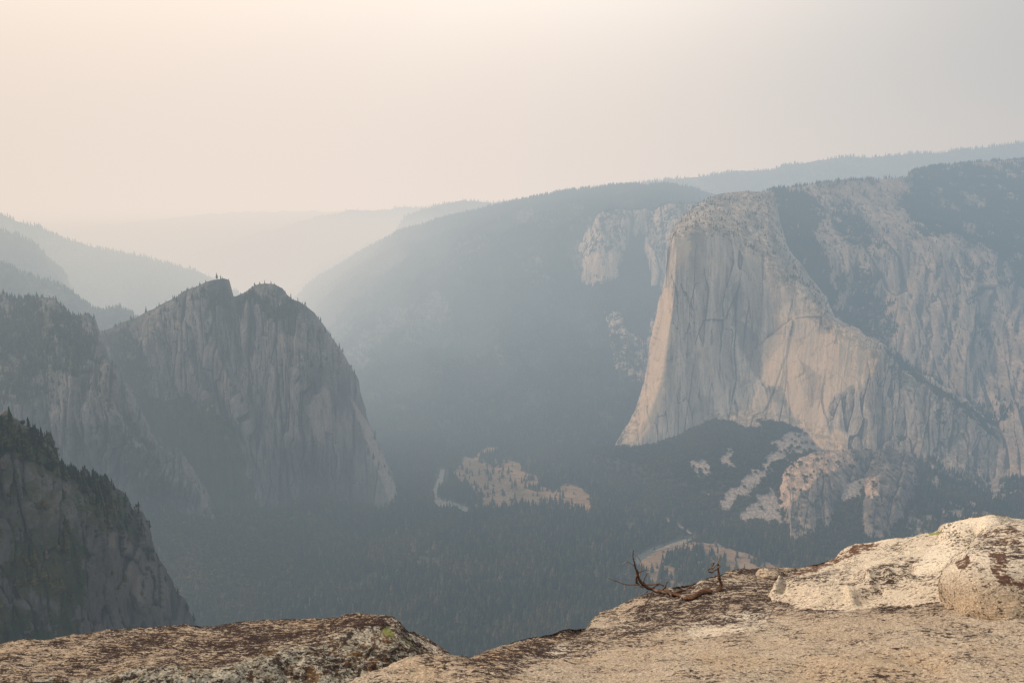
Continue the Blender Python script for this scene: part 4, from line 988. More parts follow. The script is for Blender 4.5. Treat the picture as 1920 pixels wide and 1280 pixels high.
l4 = [(350, 1900, 1.8), (700, 1600, 1.9), (1000, 1420, 2.1), (1300, 1330, 2.35), (1600, 1290, 2.5), (1920, 1280, 2.45), (2350, 1270, 2.4)]
l5 = [(0, 2900, 1.1), (700, 2300, 1.25), (1300, 2000, 1.4), (1900, 1900, 1.45), (2900, 1900, 1.4)]
def ldisp(Q, N, P):
    R = nd(.07, .022, .0065, 201.)(Q, N, P)
    px, py = proj(P)
    dip = -.028 * np.exp(-(((px - 1738) / 42) ** 2 + ((py - 1232) / 17) ** 2)) - .02 * np.exp(-(((px - 1400) / 30) ** 2 + ((py - 1155) / 9) ** 2)) - .018 * np.exp(-(((px - 1032) / 30) ** 2 + ((py - 1215) / 10) ** 2))
    # a shallow step running across the slab
    stp = .02 * sstep(-6, 10, py - (1222 - .17 * (px - 960)) + 10 * fbm(Q, .3, 3)) * sstep(900, 1000, px)
    R = R + N * (dip - stp * .8)[:, None]
    return R
G = near_sheet('ledge', [L_SK, l1, l2, l3, l4, l5], 640, 960, ldisp, back=(1.2, -2.2), yblur=3)
LEDGE = G
P = G.reshape(-1, 3); px, py = proj(P)
lim = np.interp(px, [900, 1000, 1100, 1200, 1300, 1400, 1460, 2300], [1262, 1250, 1230, 1200, 1178, 1165, 1150, 1140])
lich = sstep(18, -22, py - lim + 14 * fbm(P, .25, 3)) * sstep(820, 900, px)
lich = np.maximum(lich, .55 * npoly(P, [(780, 1225), (980, 1225), (960, 1290), (820, 1300)], 12))
lich = lich - .5 * npoly(P, [(1098, 1180), (1150, 1135), (1200, 1125), (1180, 1160), (1120, 1180)], 6) + .3 * npoly(P, [(880, 1235), (1095, 1172), (1095, 1185), (920, 1245)], 4)
pale = .5 * npoly(P, [(1280, 1170), (1450, 1135), (1440, 1170), (1300, 1200)], 8) + .9 * npoly(P, [(1377, 1150), (1400, 1145), (1432, 1158), (1400, 1166), (1382, 1163)], 2) + .6 * npoly(P, [(1010, 1215), (1050, 1205), (1070, 1222), (1030, 1228)], 4) + .25
warm = .8 * npoly(P, [(885, 1232), (1095, 1172), (1098, 1185), (920, 1245)], 4) + .5 * sstep(.0, .3, fbm(P, .5, 3, off=8)) * sstep(1180, 1240, py) + .5 * npoly(P, [(1690, 1212), (1770, 1212), (1800, 1240), (1760, 1260), (1700, 1240)], 8)
stain = .25 * npoly(P, [(885, 1232), (1095, 1172), (1098, 1188), (920, 1245)], 4) + .36 * npoly(P, [(1705, 1220), (1770, 1220), (1765, 1240), (1712, 1245)], 3)
build_near(G, {'lichen': np.clip(lich * 1.25 + .12, 0, 1.5), 'pale': np.clip(pale, 0, 1), 'warm': warm, 'face': warm * 0, 'stain': stain, 'green': .5 * npoly(P, [(1425, 1070), (1470, 1070), (1465, 1086), (1430, 1082)], 4)}, 'ledge', kind='structure')

# left slab
s_sk = [(-220, 1232, 3.2), (-100, 1222, 3.25), (0, 1208, 3.3), (25, 1202, 3.3), (50, 1199, 3.32), (75, 1201, 3.33), (100, 1199, 3.35), (140, 1193, 3.4), (190, 1189, 3.45), (225, 1183, 3.48), (250, 1179, 3.5), (290, 1176, 3.52), (320, 1173, 3.55), (350, 1168, 3.58), (380, 1171, 3.6), (410, 1170, 3.6), (435, 1166, 3.62), (460, 1161, 3.65), (480, 1163, 3.65), (520, 1164, 3.65), (560, 1162, 3.65), (600, 1163, 3.65), (630, 1160, 3.62), (650, 1153, 3.6), (668, 1151, 3.58), (680, 1155, 3.55), (710, 1158, 3.5), (725, 1157, 3.45), (738, 1158, 3.42), (752, 1168, 3.4), (760, 1178, 3.4), (768, 1186, 3.45), (790, 1196, 3.5), (812, 1210, 3.5), (838, 1226, 3.45), (850, 1234, 3.4)]
s_a = [(-220, 1262, 2.85), (-100, 1255, 2.9), (0, 1245, 2.95), (150, 1235, 3.0), (300, 1212, 3.1), (430, 1205, 3.15), (520, 1192, 3.25), (600, 1185, 3.35), (660, 1170, 3.4), (710, 1164, 3.36), (740, 1168, 3.34), (760, 1182, 3.34), (800, 1210, 3.36), (850, 1240, 3.32)]
s_b = [(-220, 1295, 2.6), (-100, 1288, 2.62), (0, 1279, 2.65), (60, 1274, 2.66), (100, 1268, 2.68), (140, 1276, 2.68), (200, 1266, 2.7), (260, 1250, 2.76), (330, 1244, 2.8), (400, 1250, 2.82), (450, 1238, 2.9), (500, 1216, 3.0), (560, 1209, 3.08), (615, 1203, 3.12), (640, 1186, 3.2), (680, 1172, 3.26), (715, 1166, 3.3), (740, 1172, 3.3), (762, 1186, 3.3), (800, 1214, 3.3), (850, 1245, 3.25)]
s_c = [(-220, 1370, 2.5), (0, 1340, 2.56), (200, 1300, 2.62), (330, 1272, 2.7), (420, 1275, 2.72), (500, 1255, 2.84), (600, 1240, 2.96), (680, 1220, 3.08), (740, 1205, 3.16), (790, 1225, 3.18), (850, 1265, 3.14)]
s_d = [(-220, 1700, 2.2), (0, 1600, 2.3), (200, 1480, 2.4), (400, 1400, 2.5), (600, 1340, 2.7), (740, 1290, 2.9), (850, 1300, 3.0)]
def sdisp2(Q, N, P):
    px, py = proj(P)
    R = nd(.045, .02, .007, 301.)(Q, N, P)
    rim = np.interp(px, [q[0] for q in s_b], [q[1] for q in s_b])
    below = sstep(-2, 14, py - rim)
    sc = below * (.035 * fbm(Q, (.16, .16, .16), 4, .55, off=311) + .01 * fbm(Q, (.04,) * 3, 3, off=312))
    hol = -.018 * np.exp(-(((px - 492) / 22) ** 2 + ((py - 1194) / 7) ** 2))
    return R + N * (sc + hol)[:, None]
G = near_sheet('slab', [s_sk, s_a, s_b, s_c, s_d], 430, 900, sdisp2, back=(1.0, -1.8), yblur=3, tension=.45)
P = G.reshape(-1, 3); px, py = proj(P)
rim = np.interp(px, [q[0] for q in s_b], [q[1] for q in s_b])
face = sstep(-3, 7, py - rim + 7 * fbm(P, .12, 3)) * sstep(830, 780, px)
lich = 1.15 + .3 * sstep(200, 500, px) - .15 * sstep(150, 0, px)
dkc = npoly(P, [(668, 1175), (700, 1162), (740, 1175), (770, 1195), (830, 1228), (760, 1250), (700, 1225)], 6)
green = .85 * npoly(P, [(714, 1182), (728, 1174), (738, 1186), (740, 1196), (724, 1192)], 2, .05) + .5 * npoly(P, [(745, 1192), (760, 1196), (778, 1210), (768, 1212)], 4)
pale = .8 * npoly(P, [(762, 1184), (800, 1200), (850, 1235), (815, 1226), (775, 1200)], 2) + .7 * npoly(P, [(715, 1156), (740, 1156), (758, 1176), (745, 1182), (725, 1168)], 2) + .45 * npoly(P, [(495, 1215), (560, 1207), (620, 1200), (600, 1210), (520, 1218)], 3)
face = np.clip(face * (1 - pale), 0, 1)
o = build_near(G, {'lichen': np.clip(lich * (1 - face * .6) - pale * .8, 0, 1.5), 'pale': pale, 'warm': .05 + .25 * sstep(0, .3, fbm(P, .4, 3)) * (1 - face), 'face': face, 'stain': .42 * dkc, 'green': green},
               'boulder', 'flat lichen-crusted granite slab with a dark mottled front and a yellow-green spot', 'boulder')

# pale outcrop on the right
w_sk = [(1434, 1140, 4.0), (1440, 1115, 4.1), (1452, 1090, 4.2), (1460, 1076, 4.3), (1475, 1066, 4.35), (1500, 1060, 4.45), (1520, 1054, 4.5), (1540, 1050, 4.55), (1562, 1045, 4.6), (1575, 1038, 4.62), (1590, 1027, 4.65), (1605, 1021, 4.65), (1640, 1018, 4.65), (1662, 1015, 4.6), (1690, 1010, 4.6), (1715, 1007, 4.6), (1737, 1000, 4.6), (1750, 1000, 4.58), (1763, 998, 4.5), (1768, 986, 4.45), (1775, 982, 4.42), (1790, 979, 4.4), (1802, 972, 4.35), (1820, 965, 4.3), (1845, 962, 4.3), (1868, 962, 4.3), (1888, 967, 4.35), (1896, 971, 4.38), (1920, 975, 4.4), (1960, 985, 4.4), (2060, 1000, 4.4), (2300, 1010, 4.3)]
w_a = [(1434, 1150, 3.95), (1450, 1112, 4.0), (1490, 1090, 4.1), (1560, 1072, 4.2), (1620, 1055, 4.25), (1700, 1040, 4.25), (1760, 1030, 4.2), (1800, 1020, 4.1), (1850, 1000, 4.05), (1920, 1000, 4.1), (2060, 1020, 4.1), (2300, 1030, 4.0)]
w_b = [(1434, 1158, 3.85), (1460, 1135, 3.88), (1520, 1112, 3.92), (1590, 1100, 3.92), (1660, 1088, 3.9), (1740, 1075, 3.85), (1800, 1060, 3.8), (1920, 1050, 3.8), (2300, 1060, 3.7)]
w_c = [(1434, 1166, 3.78), (1480, 1148, 3.76), (1540, 1138, 3.72), (1600, 1132, 3.68), (1700, 1130, 3.6), (1800, 1130, 3.5), (1920, 1130, 3.45), (2300, 1130, 3.4)]
w_d = [(1434, 1195, 3.66), (1480, 1180, 3.62), (1540, 1172, 3.58), (1600, 1168, 3.5), (1700, 1170, 3.42), (1800, 1175, 3.32), (1920, 1180, 3.25), (2300, 1180, 3.2)]
def seg(px, py, a, b, w):
    dx, dy = b[0] - a[0], b[1] - a[1]; tt = np.clip(((px - a[0]) * dx + (py - a[1]) * dy) / (dx * dx + dy * dy), 0, 1)
    return np.exp(-(((px - a[0] - tt * dx) ** 2 + (py - a[1] - tt * dy) ** 2) / w ** 2))
def wdisp(Q, N, P):
    px, py = proj(P)
    R = nd(.05, .015, .0045, 401., .6)(Q, N, P)
    rib = .034 * seg(px, py, (1596, 1120), (1632, 1099), 10) + .03 * seg(px, py, (1636, 1098), (1668, 1090), 10) + .022 * seg(px, py, (1670, 1090), (1705, 1085), 9) - .025 * seg(px, py, (1612, 1128), (1650, 1112), 7)
    rib += .04 * seg(px, py, (1780, 1000), (1800, 990), 14) - .05 * seg(px, py, (1812, 1035), (1830, 1000), 14) + .03 * seg(px, py, (1640, 1085), (1780, 1010), 22)
    rib += -.03 * seg(px, py, (1465, 1108), (1470, 1085), 6) + .02 * seg(px, py, (1455, 1110), (1462, 1080), 5) - .03 * seg(px, py, (1702, 1074), (1712, 1070), 6)
    rib += .02 * seg(px, py, (1530, 1140), (1590, 1112), 7)
    return R + N * (rib * 1.15)[:, None]
G = near_sheet('outcrop', [w_sk, w_a, w_b, w_c, w_d], 420, 720, wdisp, back=(.9, -1.4), wrapL=(.6, .03, -.1), wrapR=(.7, .5, -.6), yblur=31, tension=.8)
P = G.reshape(-1, 3); px, py = proj(P)
stain = .66 * npoly(P, [(1455, 1090), (1500, 1060), (1570, 1042), (1600, 1020), (1655, 1014), (1640, 1028), (1590, 1045), (1560, 1062), (1500, 1076)], 5) + .3 * npoly(P, [(1490, 1075), (1640, 1060), (1620, 1080), (1500, 1092)], 8)
lich = .38 * npoly(P, [(1470, 1075), (1760, 1050), (1700, 1100), (1580, 1110), (1480, 1100)], 12) + .25
pale = .78 + .22 * npoly(P, [(1700, 1090), (1780, 970), (1900, 955), (1880, 985), (1800, 1050)], 8)
o = build_near(G, {'lichen': lich * (1 - .7 * npoly(P, [(1700, 1080), (1790, 975), (1900, 955), (1860, 990), (1800, 1060)], 6)), 'pale': pale, 'warm': .2 * sstep(1050, 1130, py), 'face': lich * 0, 'stain': stain, 'green': .7 * npoly(P, [(1738, 998), (1765, 996), (1762, 1003), (1742, 1003)], 2)},
               'rock_outcrop', 'pale cream granite outcrop with a smooth hump on top and chocolate lichen streaks', 'rock')

# rounded boulder at the right edge
def boulder(name, rows, disp, nr, nc): return near_sheet(name, rows, nr, nc, disp, back=(.5, -.25), wrapL=(.35, .03, -.02), wrapR=(.8, .15, -.35), yblur=61, tension=.9)
b_0 = [(1822, 1022, 3.85), (1840, 1002, 3.9), (1858, 992, 3.92), (1880, 987, 3.95), (1920, 984, 3.98), (1980, 990, 3.98), (2080, 1010, 3.95), (2200, 1050, 3.9)]
b_1 = [(1788, 1040, 3.72), (1815, 1028, 3.66), (1850, 1015, 3.66), (1900, 1008, 3.68), (1980, 1010, 3.7), (2200, 1060, 3.65)]
b_2 = [(1765, 1062, 3.62), (1790, 1056, 3.5), (1830, 1050, 3.46), (1900, 1045, 3.45), (1980, 1045, 3.45), (2200, 1090, 3.45)]
b_3 = [(1757, 1092, 3.55), (1785, 1092, 3.4), (1830, 1092, 3.3), (1900, 1090, 3.28), (1980, 1090, 3.3), (2200, 1110, 3.35)]
b_4 = [(1762, 1125, 3.5), (1790, 1128, 3.36), (1830, 1130, 3.24), (1900, 1132, 3.2), (1980, 1132, 3.22), (2200, 1150, 3.25)]
b_5 = [(1775, 1148, 3.42), (1800, 1156, 3.3), (1850, 1162, 3.2), (1900, 1170, 3.15), (1980, 1172, 3.15), (2200, 1190, 3.18)]
b_6 = [(1785, 1165, 3.4), (1810, 1178, 3.32), (1860, 1188, 3.22), (1900, 1195, 3.2), (1980, 1195, 3.2), (2200, 1210, 3.2)]
G = boulder('round', [b_0, b_1, b_2, b_3, b_4, b_5, b_6], nd(.035, .014, .0045, 501., .5), 340, 420)
P = G.reshape(-1, 3); px, py = proj(P)
stain = .66 * npoly(P, [(1788, 1052), (1815, 1040), (1822, 1052), (1812, 1070), (1795, 1066)], 5) + .66 * npoly(P, [(1850, 1035), (1885, 1022), (1890, 1060), (1900, 1085), (1930, 1080), (1940, 1110), (1900, 1100), (1865, 1090), (1855, 1065)], 7) + .5 * npoly(P, [(1840, 1000), (1880, 985), (2000, 985), (2000, 1030), (1850, 1020)], 8)
build_near(G, {'lichen': .25 + .5 * sstep(1060, 1000, py), 'pale': .6 * sstep(1110, 1040, py) + .3, 'warm': .7 * sstep(1080, 1150, py), 'face': stain * 0 + .35 * npoly(P, [(1895, 1145), (1950, 1130), (1950, 1180), (1890, 1175)], 8), 'stain': stain, 'green': stain * 0},
           'boulder', 'rounded cream boulder with dark chocolate lichen patches at the outer end of the pale outcrop', 'boulder')

# low stone half sunk where the ledge meets the outcrop, and small loose stones
def surf(px, py):
    Q = LEDGE.reshape(-1, 3); qx, qy = proj(Q)
    front = np.ones(len(Q), bool); front[:15 * LEDGE.shape[1]] = False
    d = (qx - px) ** 2 + (qy - py) ** 2 + np.where(front, 0, 1e9)
    return Q[np.argmin(d)]
def stone(px, py, r, flat_, seed, label, name='stone', cat='stone'):
    p = surf(px, py); nu, nv = 48, 28
    u = np.linspace(0, 2 * np.pi, nu, endpoint=False); v = np.linspace(.02, np.pi - .02, nv)
    U, Vv = np.meshgrid(u, v)
    S = np.stack([np.cos(U) * np.sin(Vv), np.sin(U) * np.sin(Vv), np.cos(Vv)], -1).reshape(-1, 3)
    rad = 1 + .35 * fbm(S, 1.1, 3, off=seed * 3.1) + .06 * fbm(S, .25, 3, off=seed)
    V = S * rad[:, None] * np.array([1.0, .8, flat_]) * r + (p - CAM) + np.array([0, 0, r * flat_ * .35])
    Fc = []
    for a in range(nv - 1):
        for b_ in range(nu): Fc.append((a * nu + b_, (a + 1) * nu + b_, (a + 1) * nu + (b_ + 1) % nu, a * nu + (b_ + 1) % nu))
    me = mesh_from(name, V, np.array(Fc))
    for k, w in (('lichen', .3), ('pale', .5), ('warm', .2), ('face', 0), ('stain', 0), ('green', 0)): attr(me, k, np.full(len(V), w))
    o = link(name, me, ROCK); o.location = CAM
    return tag(o, label, cat)
stone(1440, 1082, .075, .6, 3, 'small half-sunk grey stone between the upright dead stump and the pale outcrop')
stone(1811, 1228, .014, .7, 4, 'small dark pebble beside the rust-coloured hollow in the ledge', 'pebble', 'pebble')

# ------------------------------------------------------------------ dead wood
def wood_mat():
    m, t, b = new_mat('dead_wood'); tc = t.n.new('ShaderNodeTexCoord'); p = tc.outputs['Object']
    n = t.noise(t.mapping(p, (60, 160, 160)), 1, 6, .7); n2 = t.noise(t.mapping(p, (9, 9, 9)), 1, 4, .6)
    col = t.mix(t.ramp(n, .35, .65), c4(.035, .02, .014), c4(.19, .11, .075))
    col = t.mix(t.ramp(n2, .58, .68), col, c4(.34, .30, .27))
    col = t.mix(t.attr('grey'), col, c4(.30, .27, .25)); col = t.mix(t.attr('red'), col, t.mix(t.ramp(n, .4, .6), c4(.07, .032, .02), c4(.21, .105, .062)))
    t.l.new(col, b.inputs['Base Color'])
    bp = t.n.new('ShaderNodeBump'); bp.inputs['Distance'].default_value = .01; t.l.new(n, bp.inputs['Height']); t.l.new(bp.outputs[0], b.inputs['Normal'])
    return m
WOOD = wood_mat()
def zx(pts): return [(1120 + x / 6.4, 1000 + y / 6.4) for x, y in pts]
_lx, _ly = proj(LEDGE.reshape(-1, 3)); _fr = np.ones(len(_lx), bool); _fr[:15 * LEDGE.shape[1]] = False
_m = _fr & (_lx > 1100) & (_lx < 1400) & (_ly > 1020) & (_ly < 1200)
_lx, _ly, _lY = _lx[_m], _ly[_m], LEDGE.reshape(-1, 3)[_m, 1]
def rest_on(C3, r):
    """keep a limb in front of the rock surface it lies on"""
    for k in range(len(C3)):
        x, y = proj(C3[k]); d2 = (_lx - x) ** 2 + (_ly - y) ** 2; c = d2 < 9
        if c.any():
            lim_ = _lY[c].min() - r[k] * .5
            if C3[k, 1] > lim_: C3[k] = at(x, y, lim_)
    return C3
def limb(name, pts, r0, r1, y0, y1, parent, seed, grey=0., red=0., on=False, off_y=None):
    """a crooked tapering limb; pts in the enlarged photo crop, distances run from y0 to y1 metres"""
    q = zx(pts); P3 = []
    n = len(q)
    for k, (x, y) in enumerate(q):
        f = k / (n - 1); yy = y0 + (y1 - y0) * f
        if off_y: yy += off_y[k % len(off_y)]
        P3.append(at(x, y, yy))
    P3 = np.array(P3)
    m_ = max(10, n * 7); K = P3[:, None, :]
    C3 = cr_rows(K, m_, tension=.95)[:, 0]
    C3 = C3 + np.stack([fbm(C3 - CAM, .05, 2, off=seed + k) for k in range(3)], 1) * r0 * .5
    f = np.linspace(0, 1, m_); C3 = rest_on(C3, r0 + (r1 - r0) * f); R = (r0 + (r1 - r0) * f ** .85) * (1 + .5 * fbm(C3 - CAM, .035, 2, off=seed + 9))
    ns = 10; V = []; Fc = []
    T = np.gradient(C3, axis=0); T /= np.linalg.norm(T, axis=1)[:, None]
    up = np.array([.3, -.8, .5])
    for k in range(m_):
        a = np.cross(T[k], up); a /= np.linalg.norm(a); b_ = np.cross(T[k], a)
        for j in range(ns):
            an = j * 2 * math.pi / ns
            rr_ = R[k] * (1 + .18 * math.sin(an * 3 + seed) + .1 * math.sin(an * 5 + k * .3))
            V.append(C3[k] + (a * math.cos(an) + b_ * math.sin(an)) * rr_)
    for k in range(m_ - 1):
        for j in range(ns): Fc.append((k * ns + j, k * ns + (j + 1) % ns, (k + 1) * ns + (j + 1) % ns, (k + 1) * ns + j))
    V.append(C3[0]); V.append(C3[-1] + T[-1] * R[-1] * 1.5); c0_, c1_ = len(V) - 2, len(V) - 1
    for j in range(ns):
        Fc.append((c0_, (j + 1) % ns, j, j)); Fc.append((c1_, (m_ - 1) * ns + j, (m_ - 1) * ns + (j + 1) % ns, (m_ - 1) * ns + (j + 1) % ns))
    me = bpy.data.meshes.new(name)
    me.from_pydata([tuple(v - BASE) for v in V], [], [f_ if f_[2] != f_[3] else f_[:3] for f_ in Fc]); me.update()
    attr(me, 'grey', np.full(len(V), grey)); attr(me, 'red', np.full(len(V), red))
    return link(name, me, WOOD, parent)
px_m = 4.2 / F / 6.4      # metres per pixel of the enlarged crop at the branch
BASE = surf(1315, 1112); yb = float(BASE[1]) - .02
root = bpy.data.objects.new('dead_branch', None); COL.objects.link(root); root.location = BASE
tag(root, 'crooked reddish-brown dead branch with bare forking twigs lying over the edge of the ledge', 'branch')
ys_ = float(surf(1300, 1120)[1]) - .03
limb('trunk', [(1365, 690), (1250, 705), (1180, 742), (1100, 772), (1010, 752), (900, 722), (780, 695), (680, 675), (620, 650), (560, 615), (515, 575), (492, 520), (480, 480)], 31 * px_m, 17 * px_m, yb + .1, yb + .12, root, 1., red=.3)
limb('bark', [(1370, 690), (1290, 698), (1215, 722), (1130, 760)], 28 * px_m, 24 * px_m, yb + .085, yb + .08, root, 8., red=.9)
limb('twig', [(482, 500), (470, 450), (450, 380), (430, 300), (424, 250), (433, 196)], 16 * px_m, 4 * px_m, yb + .12, yb + .06, root, 2., red=.1)
limb('twig', [(500, 615), (470, 590), (470, 530), (490, 470), (475, 430)], 16 * px_m, 10 * px_m, yb + .12, yb + .1, root, 3.)
limb('twig', [(545, 640), (500, 618), (440, 610), (340, 605), (240, 575), (180, 550), (128, 535)], 13 * px_m, 3 * px_m, yb + .11, yb - .05, root, 4., grey=.6)
limb('twig', [(347, 608), (332, 650), (320, 692)], 6 * px_m, 3 * px_m, yb + .03, yb, root, 5., grey=.6)
limb('twig', [(445, 388), (395, 352), (345, 335), (300, 366), (215, 376)], 6 * px_m, 2.5 * px_m, yb + .09, yb + .02, root, 6., grey=.7)
limb('twig', [(508, 520), (522, 440), (526, 360), (495, 290), (455, 246)], 6 * px_m, 3 * px_m, yb + .13, yb + .2, root, 7., grey=.3)
limb('twig', [(545, 595), (580, 510), (610, 450), (618, 404)], 7 * px_m, 3 * px_m, yb + .12, yb + .2, root, 9.)
limb('twig', [(482, 470), (530, 455), (582, 435)], 6 * px_m, 3 * px_m, yb + .11, yb + .05, root, 10.)
limb('twig', [(550, 615), (640, 606), (740, 604), (800, 630), (850, 680), (905, 722)], 12 * px_m, 14 * px_m, yb + .15, yb + .14, root, 11., grey=.2)
limb('twig', [(755, 700), (810, 650), (832, 590), (850, 575)], 10 * px_m, 4 * px_m, yb + .08, yb + .02, root, 12.)
limb('twig', [(645, 675), (690, 632), (745, 608)], 9 * px_m, 7 * px_m, yb + .1, yb + .15, root, 13.)
limb('twig', [(890, 735), (980, 695), (1060, 668), (1120, 630), (1166, 585)], 18 * px_m, 5 * px_m, yb + .08, yb + .04, root, 14., red=.2)
limb('twig', [(655, 700), (620, 780), (575, 850), (540, 915)], 8 * px_m, 4 * px_m, yb + .06, yb - .1, root, 15.)
limb('twig', [(520, 640), (480, 712), (420, 782)], 4 * px_m, 2.5 * px_m, yb + .08, yb, root, 16., grey=.5)
limb('twig', [(605, 688), (560, 730), (512, 758)], 5 * px_m, 3 * px_m, yb + .08, yb, root, 17.)
limb('twig', [(1005, 768), (960, 840), (920, 890)], 8 * px_m, 5 * px_m, yb + .02, yb - .16, root, 18., grey=.4)
limb('twig', [(690, 820), (690, 890), (718, 938)], 4 * px_m, 3 * px_m, yb - .08, yb - .2, root, 19.)
limb('twig', [(475, 638), (410, 665)], 5 * px_m, 3 * px_m, yb + .09, yb + .05, root, 20., grey=.5)
BASE = surf(1351, 1104); yb = float(BASE[1]) - .01
root = bpy.data.objects.new('dead_stump', None); COL.objects.link(root); root.location = BASE
tag(root, 'thin upright dead stump with a hooked side twig rising from a crack in the ledge', 'stump')
limb('stem', [(1474, 680), (1475, 640), (1480, 600), (1466, 540), (1456, 480), (1448, 420), (1452, 385), (1440, 365)], 21 * px_m, 13 * px_m, yb, yb + .02, root, 30.)
limb('twig', [(1450, 428), (1405, 440), (1372, 466), (1335, 452), (1342, 425), (1375, 400), (1400, 355), (1385, 350), (1350, 356)], 11 * px_m, 6 * px_m, yb, yb - .05, root, 31.)
limb('twig', [(1372, 425), (1400, 395), (1440, 355), (1460, 310), (1476, 265)], 9 * px_m, 5 * px_m, yb - .03, yb, root, 32., grey=.45)
limb('twig', [(1474, 668), (1495, 648), (1515, 630)], 10 * px_m, 6 * px_m, yb, yb - .02, root, 33.)
limb('twig', [(1452, 400), (1475, 388)], 10 * px_m, 8 * px_m, yb, yb - .02, root, 34., grey=.5)

# ------------------------------------------------------------------ smoke haze
SUN_AZ, SUN_EL = math.radians(-80), math.radians(38)     # azimuth measured from straight ahead, positive to the right
def haze():
    x0, x1, y0, y1, z0, z1 = -26000, 26000, -3000, 30000, -400, 3600
    V = [(x, y, z) for z in (z0, z1) for y in (y0, y1) for x in (x0, x1)]
    Fc = [(0, 2, 3, 1), (4, 5, 7, 6), (0, 1, 5, 4), (2, 6, 7, 3), (0, 4, 6, 2), (1, 3, 7, 5)]
    me = bpy.data.meshes.new('smoke_haze'); me.from_pydata(V, [], Fc); me.update()
    m = bpy.data.materials.new('smoke_haze'); m.use_nodes = True; t = NT(m.node_tree); t.n.clear()
    out = t.n.new('ShaderNodeOutputMaterial'); p = opos(t)
    sx = t.n.new('ShaderNodeSeparateXYZ'); t.l.new(p, sx.inputs[0]); x, y, z = sx.outputs
    # density per metre: thicker down-valley, thinner high above the rims
    dist = t.ramp(y, 1000, 4500, 0, 1); hi = t.ramp(z, 1250, 3200, 1, .15)
    dens = t.math('MULTIPLY', t.math('ADD', HZ['d0'], t.math('MULTIPLY', dist, HZ['d1'])), hi)
    # smoke pooled down-valley on the left
    pool = t.math('MULTIPLY', t.math('MULTIPLY', t.math('MULTIPLY', t.ramp(y, 4000, 5600), t.ramp(y, 9500, 7500)), t.ramp(x, 300, -1300)), t.ramp(z, 1020, 650))
    dens = t.math('MULTIPLY', t.math('ADD', dens, t.math('MULTIPLY', pool, .0016)), t.ramp(y, 6000, 8000, 1, .42))
    bright = t.math('MULTIPLY', t.ramp(z, -100, 1300, HZ['low'], 1.0), t.ramp(y, 0, 7000, HZ['near'], 1.0))
    left = t.ramp(t.math('SUBTRACT', x, t.math('MULTIPLY', y, .12)), -5200, 3800, 1, 0)
    J = t.mix(left, c4(*HZ['Jr']), c4(*HZ['Jl'])); far_ = t.ramp(y, 3500, 11000, 0, 1)
    J = t.mix(far_, J, t.mix(left, c4(*HZ['Jfr']), c4(*HZ['Jfl'])))
    em = t.n.new('ShaderNodeEmission')  # sunlight scattered by the smoke, put in as a glow of its own
    beta = c4(*HZ['beta'])
    src = t.n.new('ShaderNodeMix'); src.data_type = 'RGBA'; src.blend_type = 'MULTIPLY'; src.clamp_result = False
    src.inputs[0].default_value = 1; t.l.new(J, src.inputs[6]); src.inputs[7].default_value = beta
    t.l.new(src.outputs[2], em.inputs[0]); t.l.new(t.math('MULTIPLY', dens, bright), em.inputs[1])
    ab = t.n.new('ShaderNodeVolumeAbsorption')   # absorbs density * (1 - colour)
    ab.inputs[0].default_value = c4(*[1 - k for k in HZ['beta']]); t.l.new(dens, ab.inputs[1])
    add = t.n.new('ShaderNodeAddShader'); t.l.new(em.outputs[0], add.inputs[0]); t.l.new(ab.outputs[0], add.inputs[1])
    t.l.new(add.outputs[0], out.inputs['Volume'])
    o = link('smoke_haze', me, m, smooth=False)
    return tag(o, 'pale wildfire smoke haze filling the valley', 'haze', kind='stuff')
# beta: relative extinction of red, green, blue
HZ = dict(d0=.000158, d1=.000442, low=.982, near=.783, beta=(.656, .792, .92),
          Jr=(.330, .408, .468), Jl=(.81, .748, .66), Jfr=(2.3, 2.3, 2.3), Jfl=(2.3, 2.15, 2.15))
haze()

# ------------------------------------------------------------------ sky and sun
w = bpy.data.worlds.new('World'); C.world = w; w.use_nodes = True
t = NT(w.node_tree); t.n.clear()
out = t.n.new('ShaderNodeOutputWorld'); bg = t.n.new('ShaderNodeBackground'); bg.inputs[1].default_value = .1
sky = t.n.new('ShaderNodeTexSky'); sky.sky_type = 'NISHITA'; sky.sun_disc = False
sky.sun_elevation = SUN_EL; sky.sun_rotation = SUN_AZ; sky.air_density = 1.2; sky.dust_density = 8; sky.ozone_density = .6; sky.altitude = 1500
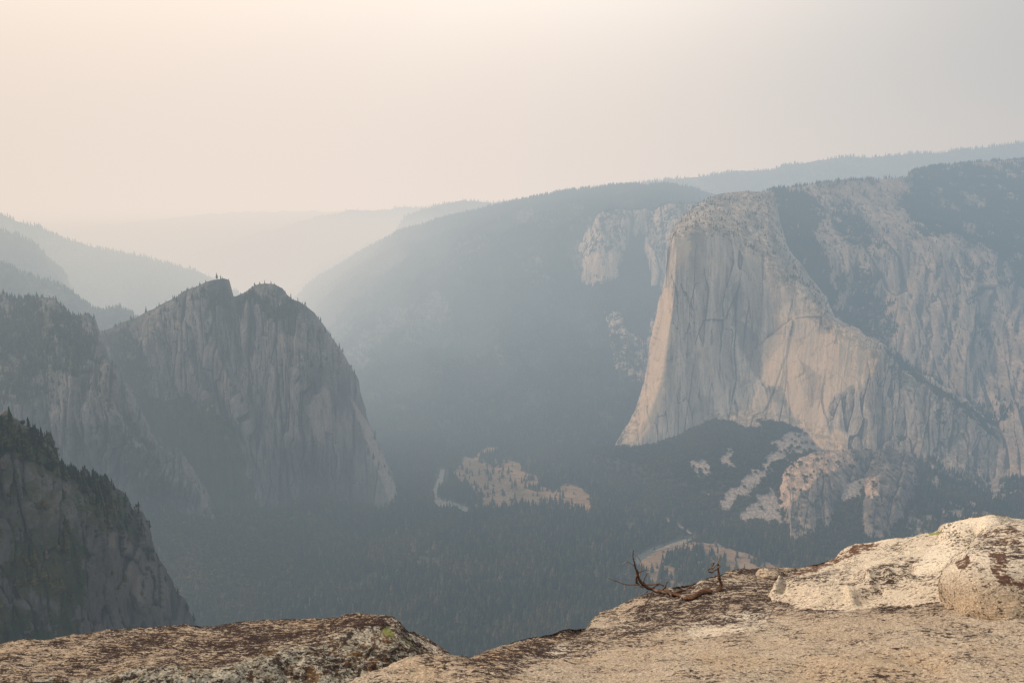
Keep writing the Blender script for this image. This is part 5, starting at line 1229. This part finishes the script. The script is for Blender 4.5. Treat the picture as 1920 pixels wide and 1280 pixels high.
# smoke veil: thick and pale, brightest in the forward-scattered glow high ahead and a little left
tc = t.n.new('ShaderNodeTexCoord'); nrm = t.n.new('ShaderNodeVectorMath'); nrm.operation = 'NORMALIZE'; t.l.new(tc.outputs['Generated'], nrm.inputs[0])
def dotdir(az, el):
    d = t.n.new('ShaderNodeVectorMath'); d.operation = 'DOT_PRODUCT'; t.l.new(nrm.outputs[0], d.inputs[0])
    d.inputs[1].default_value = (math.sin(az) * math.cos(el), math.cos(az) * math.cos(el), math.sin(el)); return d.outputs['Value']
g = t.math('POWER', t.ramp(dotdir(math.radians(-16), math.radians(21)), .55, 1.0), 1.25)
lft = t.ramp(dotdir(math.radians(-60), math.radians(4)), .35, 1.0)
veil = t.mix(g, c4(9.4, 9.2, 8.7), c4(25, 25, 24.6)); veil = t.mix(t.math('MULTIPLY', lft, .6), veil, c4(19, 16, 12.6))
up = t.n.new('ShaderNodeSeparateXYZ'); t.l.new(nrm.outputs[0], up.inputs[0])
veil = t.mix(.88, sky.outputs[0], veil)
t.l.new(veil, bg.inputs[0]); t.l.new(bg.outputs[0], out.inputs[0])

ld = bpy.data.lights.new('sun', 'SUN'); ld.energy = 4.8; ld.angle = math.radians(3.0); ld.color = (1.0, .85, .68)
lo = bpy.data.objects.new('sun', ld); COL.objects.link(lo)
from mathutils import Vector
sd = Vector((math.sin(SUN_AZ) * math.cos(SUN_EL), math.cos(SUN_AZ) * math.cos(SUN_EL), math.sin(SUN_EL)))
lo.rotation_euler = sd.to_track_quat('Z', 'Y').to_euler(); lo.location = (0, 0, 1300)

# ------------------------------------------------------------------ camera
cd = bpy.data.cameras.new('camera'); cd.sensor_fit = 'HORIZONTAL'; cd.sensor_width = 36; cd.lens = 36 * F / W0
cd.clip_start = .1; cd.clip_end = 120000
co = bpy.data.objects.new('camera', cd); COL.objects.link(co); co.location = CAM; co.rotation_euler = (math.pi / 2 - TH, 0, 0)
C.camera = co
C.view_settings.view_transform = 'Standard'; C.view_settings.look = 'None'; C.view_settings.exposure = 0
C.render.engine = 'CYCLES'
C.cycles.use_denoising = True
C.cycles.max_bounces = 4; C.cycles.diffuse_bounces = 2; C.cycles.volume_bounces = 0; C.cycles.transparent_max_bounces = 8
C.cycles.volume_step_rate = 1.0; C.cycles.volume_max_steps = 64
